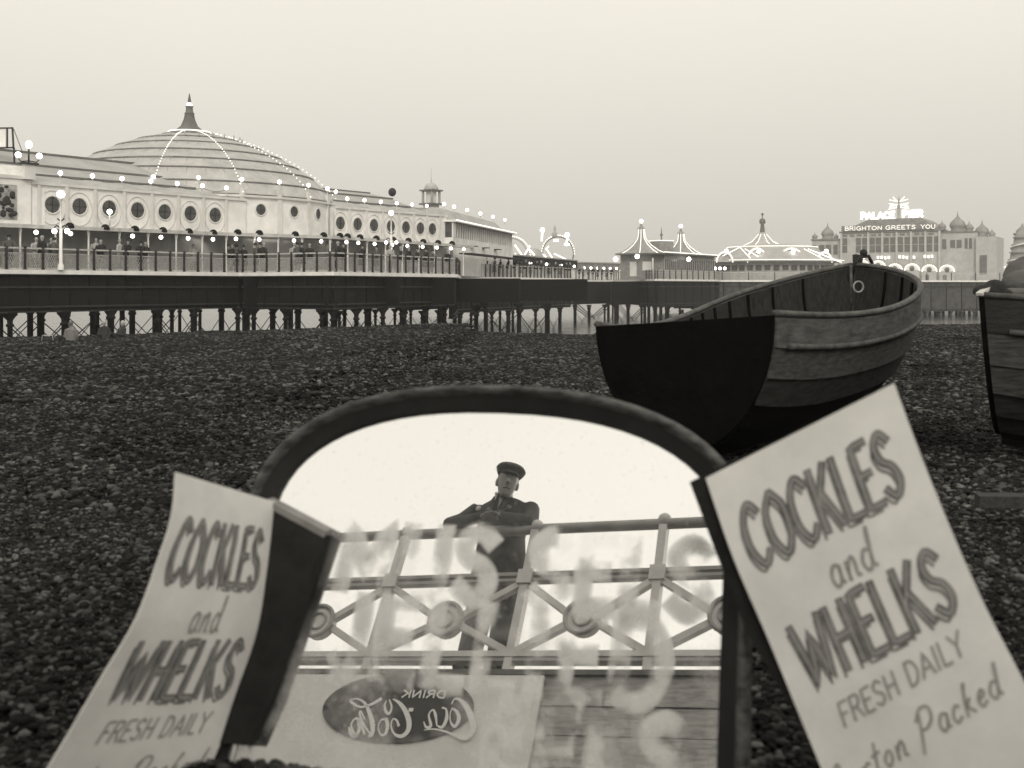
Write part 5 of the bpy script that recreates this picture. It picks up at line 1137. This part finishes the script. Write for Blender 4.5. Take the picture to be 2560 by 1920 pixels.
# mirrored photo coordinates of the script, turned back into the sign's own plane
cam_o = Vector((0, 0, EYE))
def on_sign(zx, zy, d=.08):
    px, py = 560 + zx / 2.989, 1600 + zy / 2.989
    r = Vector(((px - 1280) / F, 1, -(py - 715) / F)); tt = (M0 - cam_o).dot(MN) / r.dot(MN); p0 = cam_o + r * tt; dr = r - MN * (2 * r.dot(MN))
    s = (d - (p0 - O_).dot(E2)) / dr.dot(E2); q_ = p0 + dr * s - O_; return q_.dot(E1), q_.z
SCR = [([(1700, 478), (1722, 440), (1760, 445), (1805, 490), (1842, 560), (1862, 640), (1845, 700), (1795, 735), (1740, 718), (1660, 685), (1570, 665), (1495, 672)], [8, 12, 20, 34, 42, 42, 34, 26, 16, 12, 10, 6]),
       ([(1700, 508), (1740, 535), (1755, 590), (1725, 645), (1692, 610), (1690, 550), (1705, 508)], [8, 22, 28, 22, 10, 8, 8]),
       ([(1630, 505), (1660, 520), (1662, 590), (1630, 650), (1595, 640)], [12, 12, 26, 22, 8]), ([(1590, 640), (1580, 560), (1560, 520), (1530, 560), (1545, 640), (1510, 650), (1492, 610)], [8, 20, 10, 12, 22, 16, 6]),
       ([(1408, 520), (1385, 520)], [24, 24]),
       ([(1262, 440), (1310, 470), (1355, 530), (1382, 610), (1372, 680), (1325, 718), (1272, 700), (1248, 640), (1262, 590), (1290, 600), (1305, 640)], [6, 22, 32, 36, 34, 26, 14, 10, 10, 14, 18]),
       ([(1210, 590), (1222, 640), (1205, 700), (1170, 705), (1152, 650), (1170, 600), (1210, 590)], [22, 26, 22, 10, 8, 10, 20]),
       ([(1172, 440), (1100, 480), (1020, 500), (960, 470), (945, 445), (1000, 440), (1050, 470), (1085, 540), (1110, 630), (1105, 705), (1080, 715)], [26, 20, 14, 18, 10, 10, 18, 28, 34, 28, 12]),
       ([(1050, 590), (1020, 530), (1015, 560), (1050, 640), (1090, 700)], [10, 12, 14, 14, 10]),
       ([(1050, 700), (1010, 600), (975, 590), (950, 640), (975, 712), (1000, 700)], [16, 22, 12, 14, 28, 12]), ([(1000, 600), (1010, 660), (985, 715), (945, 700), (932, 650)], [14, 24, 28, 20, 8]),
       ([(1235, 445), (1252, 500), (1235, 548), (1210, 535), (1200, 490), (1212, 455)], [8, 14, 20, 20, 14, 8])]
b = MB()
for pts_, ws_ in SCR:
    P2 = [(*on_sign(*p), 0) for p in pts_]; cc = catmull(P2, 5); wi = np.interp(np.linspace(0, 1, len(cc)), np.linspace(0, 1, len(ws_)), ws_)
    ribbon(b, [tuple(p)[:2] for p in cc], [w_ * .00112 for w_ in wi], lambda x, y: PR(x, .079, y))
b.build('script_lettering', mat('script_white', .85, .6, .05, 9), sg_)
b = MB(); a0, h0 = on_sign(1650, 432); a1, _ = on_sign(1325, 432)
for st in text_strokes('DRINK', 0, 0, a0 - a1, .055): ribbon(b, st, .013, lambda x, y: PR(a0 - x, .079, h0 + y + .0))
b.build('small_lettering', MATS['script_white'], sg_)

# the man leaning on the railing
man = thing('person', PR(-1.46, -.2, -.06), 'elderly man in flat cap and dark suit leaning on the railing, reflected', 'person')
M_suit = mat('dark_suit_cloth', .055, .9, .25, 30, .2, 90); M_trs = mat('dark_trousers', .02, .9, .25, 30); M_cap = mat('tweed_cap', .08, .95, .4, 60, .3, 120); M_shirt = mat('white_shirt', .55, .8, .05, 9); M_face = mat('face_skin', .27, .6, .08, 12); M_shoe = mat('black_shoe', .012, .4, .1, 9)
MAo = -1.485
def MP(a, bb, h): return PR(MAo + a, bb, h)
b = MB()
hb, hh_ = .0, 1.575           # head centre (b, h)
YW, PT = R(-30), R(14)          # the head turned to its left and bent down towards the beach
HU0 = UP; H1 = E1 * math.cos(YW) + E2 * math.sin(YW); H2 = E2 * math.cos(YW) - E1 * math.sin(YW)
H2, HU = H2 * math.cos(PT) - HU0 * math.sin(PT), HU0 * math.cos(PT) + H2 * math.sin(PT)
def HM(a, bb, h): return MP(.03, hb - .03, hh_ - .11) + H1 * (a - .03) + H2 * (bb - hb + .03) + HU * (h - hh_ + .11)
# head: lofted skull with jaw, then nose, ears, brow
rings = []
for (h, rx, rb, ob) in ((-.125, .030, .035, .045), (-.105, .045, .06, .03), (-.07, .058, .078, .015), (-.03, .068, .09, .005), (.02, .074, .098, 0), (.06, .075, .099, -.002), (.10, .066, .088, -.004), (.13, .045, .06, -.006), (.145, .015, .02, -.008)):
    rings.append((HM(.03, hb + ob, hh_ + h * 1.1), H1 * rx * 1.12, H2 * rb * 1.08))
b.loft(rings, 16)
b.tube([HM(.03, hb + .085, hh_ + .03), HM(.03, hb + .118, hh_ - .02), HM(.03, hb + .095, hh_ - .035)], [.008, .017, .012], 8)
for s in (-1, 1):
    b.ball(HM(.03 + .088 * s, hb - .01, hh_ + .0), .034, 8, (.45, .7, 1.15), (H1, H2, HU)); b.ball(HM(.03 + .03 * s, hb + .075, hh_ + .045), .02, 8, (1.3, .6, .5), (H1, H2, HU))
b.tube([HM(.005, hb + .083, hh_ - .063), HM(.03, hb + .088, hh_ - .06), HM(.055, hb + .083, hh_ - .063)], .008, 6)
b.tube([HM(.03, hb - .01, hh_ - .08), MP(.02, hb - .07, 1.42)], [.055, .062], 10)
# trunk and limbs under the clothes
b.loft([(MP(0, -.34, .82), E1 * .15, E2 * .1), (MP(0, -.28, 1.0), E1 * .14, E2 * .1), (MP(.0, -.16, 1.22), E1 * .17, E2 * .11), (MP(.01, -.08, 1.36), E1 * .16, E2 * .09), (MP(.02, -.06, 1.40), E1 * .07, E2 * .06)], 14)
armL = [MP(-.235, -.12, 1.41), MP(-.325, -.06, 1.27), MP(-.385, .03, 1.18), MP(-.2, .07, 1.18), MP(-.03, .09, 1.20)]
armR = [MP(.25, -.12, 1.40), MP(.30, -.06, 1.27), MP(.325, .03, 1.17), MP(.2, .07, 1.175), MP(.07, .08, 1.20)]
for arm in (armL, armR): b.tube(arm, [.055, .048, .044, .038, .028], 10)
for s in (-1, 1): b.tube([MP(.1 * s, -.32, .84), MP(.12 * s + .04, -.26, .42), MP(.13 * s + .07, -.22, .02)], [.085, .06, .045], 10)
# hands: palm, four fingers and a thumb each, folded over the rail
for (wrist, dirx) in ((armL[-1], 1), (armR[-1], -1)):
    pc = wrist + E1 * .045 * dirx + E2 * .01; b.ball(pc, .04, 10, (1.15, .75, .5), (E1, E2, UP))
    for k, ln in enumerate((.068, .078, .074, .058)):
        st = pc + E1 * .03 * dirx + E2 * (.027 - .018 * k); b.tube([st, st + E1 * ln * .5 * dirx + UP * .008, st + E1 * ln * .8 * dirx - UP * .008, st + E1 * ln * dirx - UP * .024], [.0095, .009, .008, .0065], 7)
    b.tube([pc + E2 * .025, pc + E2 * .045 + E1 * .02 * dirx + UP * .01, pc + E2 * .05 + E1 * .048 * dirx], [.011, .0095, .0075], 7)
fused(b, 'body', M_face, man, .0065, 2)
# eyes in the sockets' shade
b = MB()
for s in (-1, 1): b.ball(HM(.03 + .03 * s, hb + .086, hh_ + .028), .0105, 8)
for s in (-1, 1): b.tube([HM(.03 + .045 * s, hb + .09, hh_ + .055), HM(.03 + .015 * s, hb + .102, hh_ + .05)], [.005, .007], 6)
b.tube([HM(.0, hb + .092, hh_ - .068), HM(.03, hb + .098, hh_ - .064), HM(.06, hb + .092, hh_ - .068)], .005, 6)
b.build('eyes_and_mouth', mat('eye_dark', .04, .3), man)
b = MB()
for s in (-1, 1): b.ball(HM(.03 + .082 * s, hb - .035, hh_ + .045), .026, 8, (.4, 1.3, 1.2), (H1, H2, HU))
b.ball(HM(.03, hb - .07, hh_ + .0), .07, 10, (1.05, .6, 1.1), (H1, H2, HU)); b.build('hair', mat('grey_hair', .16, .9, .3, 60), man)
# jacket
b = MB()
b.loft([(MP(.0, -.30, .62), E1 * .255, E2 * .16), (MP(.0, -.30, .80), E1 * .245, E2 * .16), (MP(.0, -.26, 1.02), E1 * .225, E2 * .155), (MP(0, -.20, 1.2), E1 * .205, E2 * .15), (MP(.01, -.14, 1.34), E1 * .25, E2 * .135), (MP(.015, -.12, 1.42), E1 * .245, E2 * .11), (MP(.02, -.10, 1.462), E1 * .15, E2 * .085), (MP(.02, -.09, 1.48), E1 * .085, E2 * .07)], 20)
for s, arm in ((-1, armL), (1, armR)): b.tube([arm[0] + UP * .0, arm[1], arm[2], arm[3], arm[4] - E1 * .03 * (-s)], [.078, .070, .062, .052, .042], 12)
for s in (-1, 1): b.ball(MP(.015 + .235 * s, -.12, 1.41), .07, 10, (1, .95, .7), (E1, E2, UP))
fused(b, 'jacket', M_suit, man, .011, 3)
b = MB()
for s in (-1, 1):                                          # lapels
    b.hexa([MP(.02 + .07 * s, -.02, 1.465), MP(.02 + .045 * s, .02, 1.44), MP(.02 + .008 * s, .03, 1.25), MP(.02 + .085 * s, .02, 1.36)], [MP(.02 + .075 * s, -.008, 1.47), MP(.02 + .05 * s, .032, 1.445), MP(.02 + .01 * s, .042, 1.252), MP(.02 + .09 * s, .032, 1.362)])
b.build('lapels', M_suit, man)
b = MB(); b.add([MP(.02 - .062, .01, 1.49), MP(.02 + .062, .01, 1.49), MP(.02 + .034, .034, 1.40), MP(.02, .04, 1.29), MP(.02 - .034, .034, 1.40)], [(0, 1, 2, 3, 4)])
b.tube([MP(.02 - .065, -.05, 1.485), MP(.02 - .045, .01, 1.48), MP(.02, .03, 1.445)], [.02, .017, .012], 8); b.tube([MP(.02 + .065, -.05, 1.485), MP(.02 + .045, .01, 1.48), MP(.02, .03, 1.445)], [.02, .017, .012], 8); b.build('shirt_collar', M_shirt, man)
b = MB(); b.loft([(MP(.02, .055, 1.445), E1 * .014, E2 * .01), (MP(.02, .058, 1.42), E1 * .012, E2 * .008), (MP(.02, .06, 1.34), E1 * .022, E2 * .006), (MP(.02, .06, 1.28), E1 * .02, E2 * .005)], 8); b.build('tie', M_trs, man)
MB().ball(MP(-.165, .005, 1.345), .026, 8, (1, .5, 1.1), (E1, E2, UP)).build('pocket_handkerchief', M_shirt, man)
b = MB()
for s in (-1, 1): b.tube([MP(.09 * s, -.33, .92), MP(.1 * s, -.31, .72), MP(.12 * s + .04, -.27, .42), MP(.13 * s + .07, -.22, .02), MP(.13 * s + .07, -.22, -.03)], [.13, .128, .105, .090, .092], 12)
fused(b, 'trousers', M_trs, man, .012, 3)
for s in (-1, 1):
    b = MB(); c_ = MP(.13 * s + .07, -.14, -.02); b.ball(c_, .1, 12, (.48, 1.25, .42), (E1, E2, UP)); b.build('shoe', M_shoe, man)
# flat cap
b = MB(); b.loft([(HM(.03, hb - .005, hh_ + .065), H1 * .092, H2 * .112), (HM(.032, hb, hh_ + .095), H1 * .116, H2 * .13), (HM(.034, hb + .01, hh_ + .125), H1 * .13, H2 * .135), (HM(.034, hb + .005, hh_ + .158), H1 * .108, H2 * .105), (HM(.033, hb, hh_ + .178), H1 * .045, H2 * .055)], 18)
b.loft([(HM(.035, hb + .05, hh_ + .075), H1 * .072, H2 * .07), (HM(.037, hb + .075, hh_ + .066), H1 * .074, H2 * .075), (HM(.037, hb + .08, hh_ + .058), H1 * .07, H2 * .07)], 14)
fused(b, 'flat_cap', M_cap, man, .008, 3)

# ------------------------------------------------------------------ air
hz = bpy.data.materials.new('sea_haze'); hz.use_nodes = True; t = hz.node_tree; t.nodes.clear(); o1 = t.nodes.new('ShaderNodeOutputMaterial'); pv_ = t.nodes.new('ShaderNodeVolumePrincipled')
pv_.inputs['Color'].default_value = (.97, .97, .97, 1); pv_.inputs['Density'].default_value = .0005; pv_.inputs['Anisotropy'].default_value = .0; t.links.new(pv_.outputs[0], o1.inputs['Volume'])
b = MB(); b.box((0, 50, (SEA - 1.8 + 24) / 2), (5200, 5200, 24 - SEA + 1.8)); o = b.build('haze', hz); o['kind'] = 'stuff'; o['label'] = 'thin pale sea haze'
